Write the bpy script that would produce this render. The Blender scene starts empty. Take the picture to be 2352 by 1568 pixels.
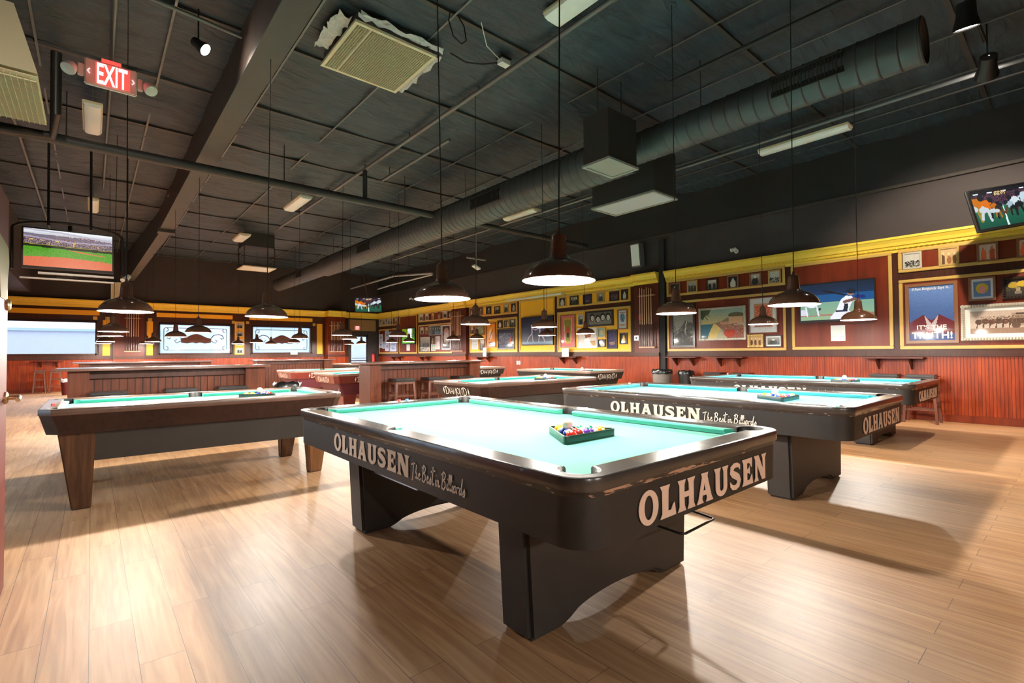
import bpy, math, random
import numpy as np
from mathutils import Vector, Matrix
random.seed(7)
R = math.radians
PI = math.pi
S = bpy.context.scene
COL = S.collection

# ------------------------------------------------------------------ camera
F_PX, YAW, PITCH, ROLL, CAM_Z = 1129.3, .863671, .0223622, -.0083013, 1.2116
fw = Vector((math.cos(YAW)*math.cos(PITCH), math.sin(YAW)*math.cos(PITCH), math.sin(PITCH)))
rt = Vector((math.sin(YAW), -math.cos(YAW), 0)); up = rt.cross(fw)
rt2 = rt*math.cos(ROLL)+up*math.sin(ROLL); up2 = -rt*math.sin(ROLL)+up*math.cos(ROLL)
cd = bpy.data.cameras.new('camera'); cam = bpy.data.objects.new('camera', cd); COL.objects.link(cam)
cd.sensor_width = 36; cd.lens = F_PX/2352*36; cd.clip_start = .05; cd.clip_end = 300
m = Matrix.Identity(4)
for i in range(3):
    m[i][0] = rt2[i]; m[i][1] = up2[i]; m[i][2] = -fw[i]
m[2][3] = CAM_Z
cam.matrix_world = m
S.camera = cam

# ------------------------------------------------------------------ world, exposure, main light values
S.view_settings.view_transform = 'Standard'; S.view_settings.look = 'None'
S.view_settings.gamma = 1; S.view_settings.exposure = 1.9; S.view_settings.use_curve_mapping = False
wd = bpy.data.worlds.new('daylight'); S.world = wd; wd.use_nodes = True
bg = wd.node_tree.nodes['Background']; bg.inputs[0].default_value = (.78, .89, 1, 1); bg.inputs[1].default_value = 1.35
LAMP_W = 21.0
LAMP_COL = (1, .94, .85)
TRACK_W = 60.0

# ------------------------------------------------------------------ material helpers
MATS = {}
def new_mat(name):
    mt = bpy.data.materials.new(name); mt.use_nodes = True
    nt = mt.node_tree; b = nt.nodes['Principled BSDF']
    MATS[name] = mt
    return mt, nt, b
def simple(name, col, rough=.6, metal=0, spec=.5, coat=0, noise=0, nscale=20, bump=0):
    mt, nt, b = new_mat(name)
    b.inputs['Base Color'].default_value = (*col, 1); b.inputs['Roughness'].default_value = rough
    b.inputs['Metallic'].default_value = metal; b.inputs['Specular IOR Level'].default_value = spec
    b.inputs['Coat Weight'].default_value = coat
    if noise or bump:
        tc = nt.nodes.new('ShaderNodeTexCoord'); n = nt.nodes.new('ShaderNodeTexNoise')
        n.inputs['Scale'].default_value = nscale; n.inputs['Detail'].default_value = 5
        nt.links.new(tc.outputs['Object'], n.inputs['Vector'])
        if noise:
            mx = nt.nodes.new('ShaderNodeMix'); mx.data_type = 'RGBA'
            mx.inputs['A'].default_value = (*[c*(1-noise) for c in col], 1)
            mx.inputs['B'].default_value = (*[min(1, c*(1+noise)) for c in col], 1)
            nt.links.new(n.outputs['Fac'], mx.inputs['Factor']); nt.links.new(mx.outputs['Result'], b.inputs['Base Color'])
        if bump:
            bp = nt.nodes.new('ShaderNodeBump'); bp.inputs['Strength'].default_value = bump; bp.inputs['Distance'].default_value = .01
            nt.links.new(n.outputs['Fac'], bp.inputs['Height']); nt.links.new(bp.outputs['Normal'], b.inputs['Normal'])
    return mt
def emit(name, col, st):
    mt, nt, b = new_mat(name)
    b.inputs['Base Color'].default_value = (*[c*.5 for c in col], 1)
    b.inputs['Emission Color'].default_value = (*col, 1); b.inputs['Emission Strength'].default_value = st
    return mt
def math_node(nt, op, a=None, b=None):
    n = nt.nodes.new('ShaderNodeMath'); n.operation = op
    for i, v in enumerate((a, b)):
        if v is None: continue
        if isinstance(v, (int, float)): n.inputs[i].default_value = v
        else: nt.links.new(v, n.inputs[i])
    return n.outputs[0]
def ramp(nt, fac, stops):
    r = nt.nodes.new('ShaderNodeValToRGB'); e = r.color_ramp.elements
    e[0].position, e[0].color = stops[0][0], (*stops[0][1], 1)
    e[1].position, e[1].color = stops[-1][0], (*stops[-1][1], 1)
    for p_, c in stops[1:-1]:
        x = e.new(p_); x.color = (*c, 1)
    nt.links.new(fac, r.inputs[0]); return r.outputs[0]
def wood(name, dark, light, axis='z', rough=.4, scale=1.0, coat=.2, groove=0, gcol=.35):
    """grain runs along axis; groove > 0 adds beadboard grooves every `groove` metres"""
    mt, nt, b = new_mat(name)
    tc = nt.nodes.new('ShaderNodeTexCoord'); mp = nt.nodes.new('ShaderNodeMapping')
    s = [14*scale]*3; s['xyz'.index(axis)] = 1.1*scale
    mp.inputs['Scale'].default_value = s
    nt.links.new(tc.outputs['Object'], mp.inputs['Vector'])
    n = nt.nodes.new('ShaderNodeTexNoise'); n.inputs['Scale'].default_value = 1.6; n.inputs['Detail'].default_value = 7; n.inputs['Distortion'].default_value = .6
    nt.links.new(mp.outputs[0], n.inputs['Vector'])
    c = ramp(nt, n.outputs['Fac'], [(.3, dark), (.7, light)])
    n2 = nt.nodes.new('ShaderNodeTexNoise'); n2.inputs['Scale'].default_value = 1.3; n2.inputs['Detail'].default_value = 3
    nt.links.new(tc.outputs['Object'], n2.inputs['Vector'])
    mx = nt.nodes.new('ShaderNodeMix'); mx.data_type = 'RGBA'; mx.blend_type = 'MULTIPLY'; mx.inputs['Factor'].default_value = 1
    nt.links.new(c, mx.inputs['A']); nt.links.new(ramp(nt, n2.outputs['Fac'], [(.3, (.72, .7, .7)), (.65, (1, 1, 1))]), mx.inputs['B'])
    out = mx.outputs['Result']
    if groove:
        sp = nt.nodes.new('ShaderNodeSeparateXYZ'); nt.links.new(tc.outputs['Object'], sp.inputs[0])
        xy = math_node(nt, 'ADD', sp.outputs[0], sp.outputs[1])
        fr = math_node(nt, 'FRACT', math_node(nt, 'DIVIDE', xy, groove))
        tri = math_node(nt, 'ABSOLUTE', math_node(nt, 'SUBTRACT', fr, .5))
        g = math_node(nt, 'LESS_THAN', tri, .07)
        m2 = nt.nodes.new('ShaderNodeMix'); m2.data_type = 'RGBA'
        nt.links.new(g, m2.inputs['Factor']); nt.links.new(out, m2.inputs['A'])
        m2.inputs['B'].default_value = (*[d*gcol for d in dark], 1)
        out = m2.outputs['Result']
        bp = nt.nodes.new('ShaderNodeBump'); bp.inputs['Strength'].default_value = .6; bp.inputs['Distance'].default_value = .004; bp.invert = True
        nt.links.new(g, bp.inputs['Height']); nt.links.new(bp.outputs['Normal'], b.inputs['Normal'])
    nt.links.new(out, b.inputs['Base Color'])
    b.inputs['Roughness'].default_value = rough; b.inputs['Coat Weight'].default_value = coat; b.inputs['Coat Roughness'].default_value = .25
    b.inputs['Specular IOR Level'].default_value = .22 if coat < .2 else .5
    return mt
def worn(name, base, chip, thresh=.56, rough=.35, scale=(60, 3, 60), coat=.0):
    """dark laminate with chipped lighter patches"""
    mt, nt, b = new_mat(name)
    tc = nt.nodes.new('ShaderNodeTexCoord'); mp = nt.nodes.new('ShaderNodeMapping'); mp.inputs['Scale'].default_value = scale
    nt.links.new(tc.outputs['Object'], mp.inputs['Vector'])
    n = nt.nodes.new('ShaderNodeTexNoise'); n.inputs['Scale'].default_value = 1; n.inputs['Detail'].default_value = 8; n.inputs['Roughness'].default_value = .65
    nt.links.new(mp.outputs[0], n.inputs['Vector'])
    c = ramp(nt, n.outputs['Fac'], [(thresh, base), (thresh+.012, chip)])
    nt.links.new(c, b.inputs['Base Color']); b.inputs['Roughness'].default_value = rough; b.inputs['Coat Weight'].default_value = coat
    return mt

def floor_mat():
    mt, nt, b = new_mat('floor_planks')
    tc = nt.nodes.new('ShaderNodeTexCoord'); mp = nt.nodes.new('ShaderNodeMapping'); mp.inputs['Rotation'].default_value = (0, 0, R(90))
    nt.links.new(tc.outputs['Object'], mp.inputs['Vector'])
    br = nt.nodes.new('ShaderNodeTexBrick'); br.offset = .37; br.inputs['Scale'].default_value = 1
    br.inputs['Brick Width'].default_value = 1.22; br.inputs['Row Height'].default_value = .152
    br.inputs['Mortar Size'].default_value = .0012; br.inputs['Mortar Smooth'].default_value = .1; br.inputs['Bias'].default_value = 0
    br.inputs['Color1'].default_value = (0, 0, 0, 1); br.inputs['Color2'].default_value = (1, 1, 1, 1); br.inputs['Mortar'].default_value = (.5, .5, .5, 1)
    nt.links.new(mp.outputs[0], br.inputs['Vector'])
    m2 = nt.nodes.new('ShaderNodeMapping'); m2.inputs['Scale'].default_value = (22, 1.2, 1)
    nt.links.new(tc.outputs['Object'], m2.inputs['Vector'])
    n = nt.nodes.new('ShaderNodeTexNoise'); n.noise_dimensions = '4D'; n.inputs['Scale'].default_value = 1.4; n.inputs['Detail'].default_value = 8; n.inputs['Distortion'].default_value = .9
    nt.links.new(m2.outputs[0], n.inputs['Vector']); nt.links.new(math_node(nt, 'MULTIPLY', br.outputs['Color'], 7.0), n.inputs['W'])
    grain = ramp(nt, n.outputs['Fac'], [(.25, (.30, .118, .038)), (.5, (.53, .265, .105)), (.75, (.72, .44, .215))])
    tone = ramp(nt, br.outputs['Color'], [(0, (.80, .78, .76)), (1, (1.0, 1.0, 1.0))])
    mx = nt.nodes.new('ShaderNodeMix'); mx.data_type = 'RGBA'; mx.blend_type = 'MULTIPLY'; mx.inputs['Factor'].default_value = 1
    nt.links.new(grain, mx.inputs['A']); nt.links.new(tone, mx.inputs['B'])
    # worn, paler areas where people walk
    n3 = nt.nodes.new('ShaderNodeTexNoise'); n3.inputs['Scale'].default_value = .7; n3.inputs['Detail'].default_value = 4
    nt.links.new(tc.outputs['Object'], n3.inputs['Vector'])
    wv = ramp(nt, n3.outputs['Fac'], [(.35, (0, 0, 0)), (.7, (.45, .45, .45))])
    m3 = nt.nodes.new('ShaderNodeMix'); m3.data_type = 'RGBA'; nt.links.new(wv, m3.inputs['Factor'])
    nt.links.new(mx.outputs['Result'], m3.inputs['A']); m3.inputs['B'].default_value = (.78, .52, .32, 1)
    m4 = nt.nodes.new('ShaderNodeMix'); m4.data_type = 'RGBA'; nt.links.new(br.outputs['Fac'], m4.inputs['Factor'])
    nt.links.new(m3.outputs['Result'], m4.inputs['A']); m4.inputs['B'].default_value = (.10, .055, .03, 1)
    nt.links.new(m4.outputs['Result'], b.inputs['Base Color'])
    b.inputs['Roughness'].default_value = .36; b.inputs['Specular IOR Level'].default_value = 1.0
    rr = nt.nodes.new('ShaderNodeMapRange'); rr.inputs['To Min'].default_value = .38; rr.inputs['To Max'].default_value = .58
    nt.links.new(n3.outputs['Fac'], rr.inputs['Value']); nt.links.new(rr.outputs[0], b.inputs['Roughness'])
    bp = nt.nodes.new('ShaderNodeBump'); bp.inputs['Strength'].default_value = .12; bp.inputs['Distance'].default_value = .003
    nt.links.new(n.outputs['Fac'], bp.inputs['Height']); nt.links.new(bp.outputs['Normal'], b.inputs['Normal'])
    return mt
def ceiling_mat():
    mt, nt, b = new_mat('ceiling_fabric')
    tc = nt.nodes.new('ShaderNodeTexCoord'); mp = nt.nodes.new('ShaderNodeMapping'); mp.inputs['Scale'].default_value = (1.2, 5, 1)
    nt.links.new(tc.outputs['Object'], mp.inputs['Vector'])
    n = nt.nodes.new('ShaderNodeTexNoise'); n.inputs['Scale'].default_value = 1.5; n.inputs['Detail'].default_value = 6; n.inputs['Distortion'].default_value = 1.2
    nt.links.new(mp.outputs[0], n.inputs['Vector'])
    nt.links.new(ramp(nt, n.outputs['Fac'], [(.3, (.021, .033, .047)), (.7, (.042, .063, .082))]), b.inputs['Base Color'])
    bp = nt.nodes.new('ShaderNodeBump'); bp.inputs['Strength'].default_value = .9; bp.inputs['Distance'].default_value = .05
    nt.links.new(n.outputs['Fac'], bp.inputs['Height']); nt.links.new(bp.outputs['Normal'], b.inputs['Normal'])
    b.inputs['Roughness'].default_value = .55
    return mt
def attr_mat(name, emission=0.0, rough=.25, coat=.0):
    mt, nt, b = new_mat(name)
    a = nt.nodes.new('ShaderNodeAttribute'); a.attribute_name = 'paint'
    if emission:
        b.inputs['Base Color'].default_value = (.01, .01, .01, 1)
        nt.links.new(a.outputs['Color'], b.inputs['Emission Color']); b.inputs['Emission Strength'].default_value = emission
    else: nt.links.new(a.outputs['Color'], b.inputs['Base Color'])
    b.inputs['Roughness'].default_value = rough; b.inputs['Coat Weight'].default_value = coat
    return mt

floor_mat(); ceiling_mat()
attr_mat('picture_print', rough=.55, coat=.8); MATS['picture_print'].node_tree.nodes['Principled BSDF'].inputs['Coat Roughness'].default_value = .05
attr_mat('screen_image', emission=.31)
simple('wall_dark', (.046, .035, .034), .7, noise=.2, nscale=3)
simple('wall_black', (.016, .014, .014), .75, noise=.2, nscale=3)
simple('wall_dim', (.05, .04, .035), .7)
wood('wainscot', (.20, .022, .004), (.37, .058, .010), 'z', .42, groove=.042, coat=.12, gcol=.5)
wood('counter_bead', (.090, .022, .009), (.165, .045, .018), 'z', .48, groove=.085, coat=.05, gcol=.25)
wood('counter_wood', (.090, .022, .009), (.165, .045, .018), 'z', .48, coat=.05)
wood('counter_top', (.14, .05, .03), (.22, .09, .05), 'x', .22, coat=.7)
wood('panel_maroon', (.145, .020, .006), (.23, .036, .010), 'z', .4, scale=.35, coat=.12)
wood('stile_wood', (.052, .015, .008), (.085, .025, .012), 'z', .4, coat=.12)
wood('pilaster_wood', (.095, .020, .010), (.145, .032, .015), 'z', .4, coat=.12)
simple('panel_yellow', (.95, .47, .016), .55, noise=.06, nscale=6)
simple('gold_paint', (.62, .39, .09), .42, noise=.12, nscale=12)
simple('cornice_yellow', (.86, .60, .06), .45, noise=.08, nscale=8)
simple('girder_paint', (.065, .068, .064), .6, noise=.15, nscale=6)
simple('girder_rust', (.085, .055, .04), .65, noise=.3, nscale=4, bump=.2)
simple('pipe_dark', (.045, .043, .042), .5)
simple('pipe_grey', (.16, .165, .165), .45, metal=.3)
simple('duct_metal', (.075, .08, .082), .45, metal=.2, noise=.12, nscale=5)
simple('duct_inner', (.01, .01, .01), .9)
simple('box_dark', (.035, .03, .027), .6)
simple('white_plastic', (.75, .77, .74), .35)
simple('cream_metal', (.72, .66, .45), .5)
simple('lens_white', (.85, .9, .88), .3)
simple('vent_dim', (.30, .30, .26), .5); simple('vent_mid', (.50, .53, .56), .5); simple('insulation', (.6, .6, .62), .8, noise=.4, nscale=30)
simple('chrome', (.7, .7, .7), .2, metal=1)
simple('steel', (.45, .46, .48), .35, metal=.8)
simple('aluminium', (.6, .6, .6), .35, metal=.6)
simple('black_metal', (.012, .012, .012), .4)
simple('black_plastic', (.014, .014, .014), .35)
simple('black_vinyl', (.02, .017, .015), .3, coat=.3)
simple('cord_black', (.01, .01, .01), .6)
simple('shade_brown', (.14, .062, .036), .18, coat=.7)
simple('shade_lining', (.92, .90, .86), .5)
emit('bulb_glow', (1, .86, .66), 14)
emit('track_glow', (1, .90, .78), 30)
emit('exit_red', (1, .10, .08), .28)
emit('exit_face', (1, .16, .12), .17); emit('exit_letter', (1, .62, .62), .30)
def felt(n, c):
    simple(n, c, .9, noise=.05, nscale=120); bb = MATS[n].node_tree.nodes['Principled BSDF']; bb.inputs['Sheen Weight'].default_value = .25
    bb.inputs['Sheen Roughness'].default_value = .4
felt('felt_green', (.060, .36, .275)); felt('felt_cyan', (.035, .33, .37)); felt('felt_teal', (.04, .33, .28))
simple('rail_black', (.060, .048, .042), .26, coat=.35, noise=.15, nscale=4)
simple('rail_casting', (.085, .062, .052), .25, coat=.4, noise=.25, nscale=6)
simple('rail_brown', (.12, .065, .045), .32, coat=.15, noise=.2, nscale=4)
simple('rail_pale', (.30, .20, .15), .35, coat=.15, noise=.15, nscale=4)
simple('laminate_black', (.022, .019, .017), .5, noise=.15, nscale=3)
simple('laminate_grey', (.034, .028, .025), .5, noise=.15, nscale=3)
worn('rail_edge_worn', (.035, .028, .024), (.42, .36, .34), .60, scale=(30, 14, 60))
worn('rail_edge_end', (.035, .028, .024), (.52, .30, .20), .545, scale=(4, 30, 30))
wood('dark_walnut', (.020, .008, .006), (.040, .017, .012), 'x', .42, coat=.1)
wood('dark_walnut_end', (.030, .013, .009), (.058, .027, .018), 'y', .3, coat=.4)
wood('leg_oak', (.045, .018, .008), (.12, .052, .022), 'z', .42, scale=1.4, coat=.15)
wood('leg_oak_lit', (.14, .058, .02), (.26, .115, .042), 'z', .42, scale=1.4, coat=.15)
wood('red_walnut', (.16, .022, .018), (.24, .035, .026), 'x', .35, coat=.4)
simple('red_panel', (.10, .014, .022), .5)
simple('grey_panel', (.16, .16, .17), .5)
simple('letter_cream', (.90, .78, .62), .5)
simple('letter_tan', (.92, .64, .50), .5)
simple('letter_white', (.86, .80, .70), .5)
simple('rubber', (.015, .014, .013), .5)
simple('rack_green', (.012, .045, .030), .35)
simple('rack_black', (.012, .02, .018), .4)
wood('stool_wood', (.09, .026, .012), (.16, .05, .024), 'z', .4)
simple('cue_light', (.88, .62, .38), .3, coat=.5)
simple('cue_dark', (.09, .04, .03), .3, coat=.5)
simple('cue_holder', (.42, .22, .11), .4)
simple('paper', (.82, .82, .80), .8); simple('sheet_cream', (.40, .33, .20), .7); simple('header_tan', (.34, .20, .085), .6)
simple('gold_frame', (.55, .36, .11), .35, metal=.2)
simple('dark_frame', (.03, .02, .015), .3)
simple('brown_frame', (.26, .11, .045), .35)
simple('silver_frame', (.60, .56, .46), .35, metal=.2, noise=.3, nscale=60)
simple('pale_frame', (.62, .62, .68), .4)
simple('mat_white', (.85, .85, .83), .7)
simple('bag_black', (.012, .012, .012), .25)
simple('bin_maroon', (.10, .012, .015), .4); simple('bin_grey', (.17, .15, .13), .5)
simple('red_plastic', (.55, .04, .03), .4)
simple('chalk_red', (.65, .10, .09), .7); simple('chalk_blue', (.12, .30, .60), .7); simple('chalk_pink', (.75, .35, .38), .7)
simple('door_wood', (.16, .03, .018), .55, coat=.0, noise=.15, nscale=5)
simple('brass', (.66, .47, .28), .3, metal=.9)
simple('outside_ground', (.42, .46, .50), .8)
simple('outside_wall', (.55, .50, .55), .8)
simple('outside_pink', (.62, .42, .50), .8)
simple('etch_frost', (.60, .70, .78), .6)
simple('etch_dark', (.10, .13, .15), .6)
simple('sign_brown', (.16, .055, .035), .5)
simple('bag_white', (.8, .82, .88), .4)
def glass_mat(name, frost):
    mt = bpy.data.materials.new(name); mt.use_nodes = True; nt = mt.node_tree; MATS[name] = mt
    nt.nodes.clear(); o = nt.nodes.new('ShaderNodeOutputMaterial'); t = nt.nodes.new('ShaderNodeBsdfTransparent')
    g = nt.nodes.new('ShaderNodeBsdfGlossy'); g.inputs['Roughness'].default_value = .02
    mx = nt.nodes.new('ShaderNodeMixShader'); mx.inputs[0].default_value = .05
    t.inputs[0].default_value = (.50, .57, .62, 1) if frost else (.74, .80, .84, 1)
    nt.links.new(t.outputs[0], mx.inputs[1]); nt.links.new(g.outputs[0], mx.inputs[2])
    last = mx.outputs[0]
    if frost:
        tl = nt.nodes.new('ShaderNodeBsdfTranslucent'); tl.inputs[0].default_value = (.9, .95, 1, 1)
        m2 = nt.nodes.new('ShaderNodeMixShader'); m2.inputs[0].default_value = frost
        nt.links.new(last, m2.inputs[1]); nt.links.new(tl.outputs[0], m2.inputs[2]); last = m2.outputs[0]
    nt.links.new(last, o.inputs[0]); return mt
glass_mat('glass_clear', 0); glass_mat('glass_frost', .35)

# ------------------------------------------------------------------ mesh builder
class MB:
    def __init__(s): s.v = []; s.f = []; s.mi = []
    def add(s, vs, fs, mi=0):
        o = len(s.v); s.v += [tuple(x) for x in vs]; s.f += [tuple(i+o for i in f) for f in fs]; s.mi += [mi]*len(fs); return s
    def box(s, x0, x1, y0, y1, z0, z1, mi=0, rot=None, c=None):
        vs = [Vector((x, y, z)) for z in (z0, z1) for y in (y0, y1) for x in (x0, x1)]
        if rot is not None:
            c = Vector(c) if c is not None else Vector(((x0+x1)/2, (y0+y1)/2, (z0+z1)/2))
            vs = [rot @ (v-c)+c for v in vs]
        return s.add(vs, [(0, 2, 3, 1), (4, 5, 7, 6), (0, 1, 5, 4), (2, 6, 7, 3), (0, 4, 6, 2), (1, 3, 7, 5)], mi)
    def hexa(s, b, t, mi=0):
        return s.add(list(b)+list(t), [(3, 2, 1, 0), (4, 5, 6, 7), (0, 1, 5, 4), (1, 2, 6, 5), (2, 3, 7, 6), (3, 0, 4, 7)], mi)
    def tube(s, pts, r, n=8, mi=0, cap=True, closed=False):
        pts = [Vector(p) for p in pts]; N = len(pts)
        rs = r if isinstance(r, (list, tuple)) else [r]*N
        o = len(s.v); prev = None
        for i, p in enumerate(pts):
            if closed: t = pts[(i+1) % N]-pts[i-1]
            else: t = (pts[min(i+1, N-1)]-pts[max(i-1, 0)])
            t.normalize()
            if prev is None:
                a = Vector((0, 0, 1)) if abs(t.z) < .9 else Vector((1, 0, 0)); u = t.cross(a).normalized()
            else: u = (prev-t*prev.dot(t)); u.normalize()
            prev = u; w = t.cross(u)
            for k in range(n):
                a = 2*PI*k/n; s.v.append(tuple(p+(u*math.cos(a)+w*math.sin(a))*rs[i]))
        M = N if closed else N-1
        for i in range(M):
            for k in range(n):
                j = (i+1) % N
                s.f.append((o+i*n+k, o+i*n+(k+1) % n, o+j*n+(k+1) % n, o+j*n+k)); s.mi.append(mi)
        if cap and not closed:
            s.f.append(tuple(o+k for k in reversed(range(n)))); s.mi.append(mi)
            s.f.append(tuple(o+(N-1)*n+k for k in range(n))); s.mi.append(mi)
        return s
    def lathe(s, prof, c=(0, 0, 0), n=24, mi=0, ax=None):
        c = Vector(c); o = len(s.v); q = ax.to_track_quat('Z', 'Y') if ax is not None else None
        for r, z in prof:
            for k in range(n):
                a = 2*PI*k/n; v = Vector((r*math.cos(a), r*math.sin(a), z))
                if q: v = q @ v
                s.v.append(tuple(v+c))
        for i in range(len(prof)-1):
            for k in range(n):
                s.f.append((o+i*n+k, o+i*n+(k+1) % n, o+(i+1)*n+(k+1) % n, o+(i+1)*n+k)); s.mi.append(mi)
        return s
    def disc(s, c, r, n=24, mi=0, flip=False):
        o = len(s.v); s.v += [(c[0]+r*math.cos(2*PI*k/n), c[1]+r*math.sin(2*PI*k/n), c[2]) for k in range(n)]
        f = tuple(o+k for k in range(n)); s.f.append(tuple(reversed(f)) if flip else f); s.mi.append(mi); return s
    def sphere(s, c, r, n=16, mi=0, sz=1):
        prof = [(r*math.sin(PI*i/(n//2)), -r*sz*math.cos(PI*i/(n//2))) for i in range(n//2+1)]
        prof[0] = (1e-4, -r*sz); prof[-1] = (1e-4, r*sz)
        return s.lathe(prof, c, n, mi)
    def prism(s, poly, f0, f1, mi=0):
        """poly 2D; f0/f1 map (u,v) to 3D for the two caps"""
        n = len(poly); o = len(s.v)
        s.v += [tuple(f0(*p)) for p in poly]+[tuple(f1(*p)) for p in poly]
        s.f.append(tuple(o+k for k in reversed(range(n)))); s.f.append(tuple(o+n+k for k in range(n)))
        for k in range(n): s.f.append((o+k, o+(k+1) % n, o+n+(k+1) % n, o+n+k))
        s.mi += [mi]*(n+2); return s
    def build(s, name, mats, parent=None, smooth=None, bevel=0, loc=None):
        me = bpy.data.meshes.new(name); me.from_pydata(s.v, [], s.f)
        if isinstance(mats, str): mats = [mats]
        for x in mats: me.materials.append(MATS[x])
        if len(mats) > 1: me.polygons.foreach_set('material_index', s.mi)
        me.update()
        if bevel:
            import bmesh
            b = bmesh.new(); b.from_mesh(me)
            bmesh.ops.remove_doubles(b, verts=b.verts, dist=1e-5)
            es = [e for e in b.edges if len(e.link_faces) == 2 and e.calc_face_angle(0) > .6]
            bmesh.ops.bevel(b, geom=es, offset=bevel, segments=2, affect='EDGES', clamp_overlap=True)
            b.to_mesh(me); b.free()
        if smooth is not None or bevel:
            me.shade_smooth(); me.set_sharp_from_angle(angle=R(smooth if smooth else 40))
        ob = bpy.data.objects.new(name, me); COL.objects.link(ob)
        if parent: ob.parent = parent
        if loc: ob.location = loc
        return ob

def tag(o, label=None, cat=None, group=None, kind=None):
    if label: o['label'] = label
    if cat: o['category'] = cat
    if group: o['group'] = group
    if kind: o['kind'] = kind
    return o
def empty(name, loc=(0, 0, 0), rz=0, label=None, cat=None, group=None, kind=None):
    o = bpy.data.objects.new(name, None); COL.objects.link(o); o.location = loc; o.rotation_euler = (0, 0, rz); o.empty_display_size = .1
    return tag(o, label, cat, group, kind)
def copy_tree(o, parent=None):
    c = o.copy(); COL.objects.link(c)
    if parent: c.parent = parent
    for ch in KIDS(o): copy_tree(ch, c)
    return c
def KIDS(o): return [x for x in COL.objects if x.parent == o]

def curve_mesh(loops, extrude=.001, bevel=0, name='c'):
    """filled 2D loops (holes allowed) -> (verts, faces)"""
    cu = bpy.data.curves.new(name, 'CURVE'); cu.dimensions = '2D'; cu.fill_mode = 'BOTH'; cu.extrude = extrude
    cu.bevel_depth = bevel; cu.bevel_resolution = 1; cu.offset = -bevel
    for lp in loops:
        sp = cu.splines.new('POLY'); sp.points.add(len(lp)-1); sp.use_cyclic_u = True
        for p, q in zip(sp.points, lp): p.co = (q[0], q[1], 0, 1)
    ob = bpy.data.objects.new(name, cu); COL.objects.link(ob)
    dg = bpy.context.evaluated_depsgraph_get(); me = bpy.data.meshes.new_from_object(ob.evaluated_get(dg))
    vs = [v.co.copy() for v in me.vertices]; fs = [tuple(p.vertices) for p in me.polygons]
    bpy.data.objects.remove(ob); bpy.data.meshes.remove(me); bpy.data.curves.remove(cu)
    return vs, fs
def text_mesh(txt, size=1, extrude=.002, shear=0, spacing=1, width=None, bold=0):
    cu = bpy.data.curves.new('t', 'FONT'); cu.body = txt; cu.size = size; cu.extrude = extrude; cu.shear = shear
    cu.space_character = spacing; cu.align_x = 'CENTER'; cu.align_y = 'CENTER'; cu.offset = bold
    ob = bpy.data.objects.new('t', cu); COL.objects.link(ob)
    dg = bpy.context.evaluated_depsgraph_get(); me = bpy.data.meshes.new_from_object(ob.evaluated_get(dg))
    vs = [v.co.copy() for v in me.vertices]; fs = [tuple(p.vertices) for p in me.polygons]
    bpy.data.objects.remove(ob); bpy.data.meshes.remove(me); bpy.data.curves.remove(cu)
    xs = [v.x for v in vs]; ys = [v.y for v in vs]; cx = (min(xs)+max(xs))/2; cy = (min(ys)+max(ys))/2
    k = 1 if width is None else width/(max(xs)-min(xs))
    return [Vector(((v.x-cx)*k, v.y-cy, v.z)) for v in vs], fs
def place(vs, org, ux, uy, un):
    org, ux, uy, un = map(Vector, (org, ux, uy, un))
    return [org+ux*v[0]+uy*v[1]+un*v[2] for v in vs]

# ------------------------------------------------------------------ lettering
def ell(cx, cy, rx, ry, n=28): return [(cx+rx*math.cos(2*PI*i/n), cy+ry*math.sin(2*PI*i/n)) for i in range(n)]
def stroke_poly(pts, w):
    """ribbon around a polyline, w = width or list of widths"""
    n = len(pts); ws = w if isinstance(w, (list, tuple)) else [w]*n; L = []; Rr = []
    for i, p in enumerate(pts):
        a = pts[max(i-1, 0)]; b = pts[min(i+1, n-1)]; dx, dy = b[0]-a[0], b[1]-a[1]; d = math.hypot(dx, dy) or 1
        nx, ny = -dy/d*ws[i]/2, dx/d*ws[i]/2
        L.append((p[0]+nx, p[1]+ny)); Rr.append((p[0]-nx, p[1]-ny))
    return L+Rr[::-1]
def arc(cx, cy, rx, ry, a0, a1, n=10): return [(cx+rx*math.cos(R(a0+(a1-a0)*i/n)), cy+ry*math.sin(R(a0+(a1-a0)*i/n))) for i in range(n+1)]
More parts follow.
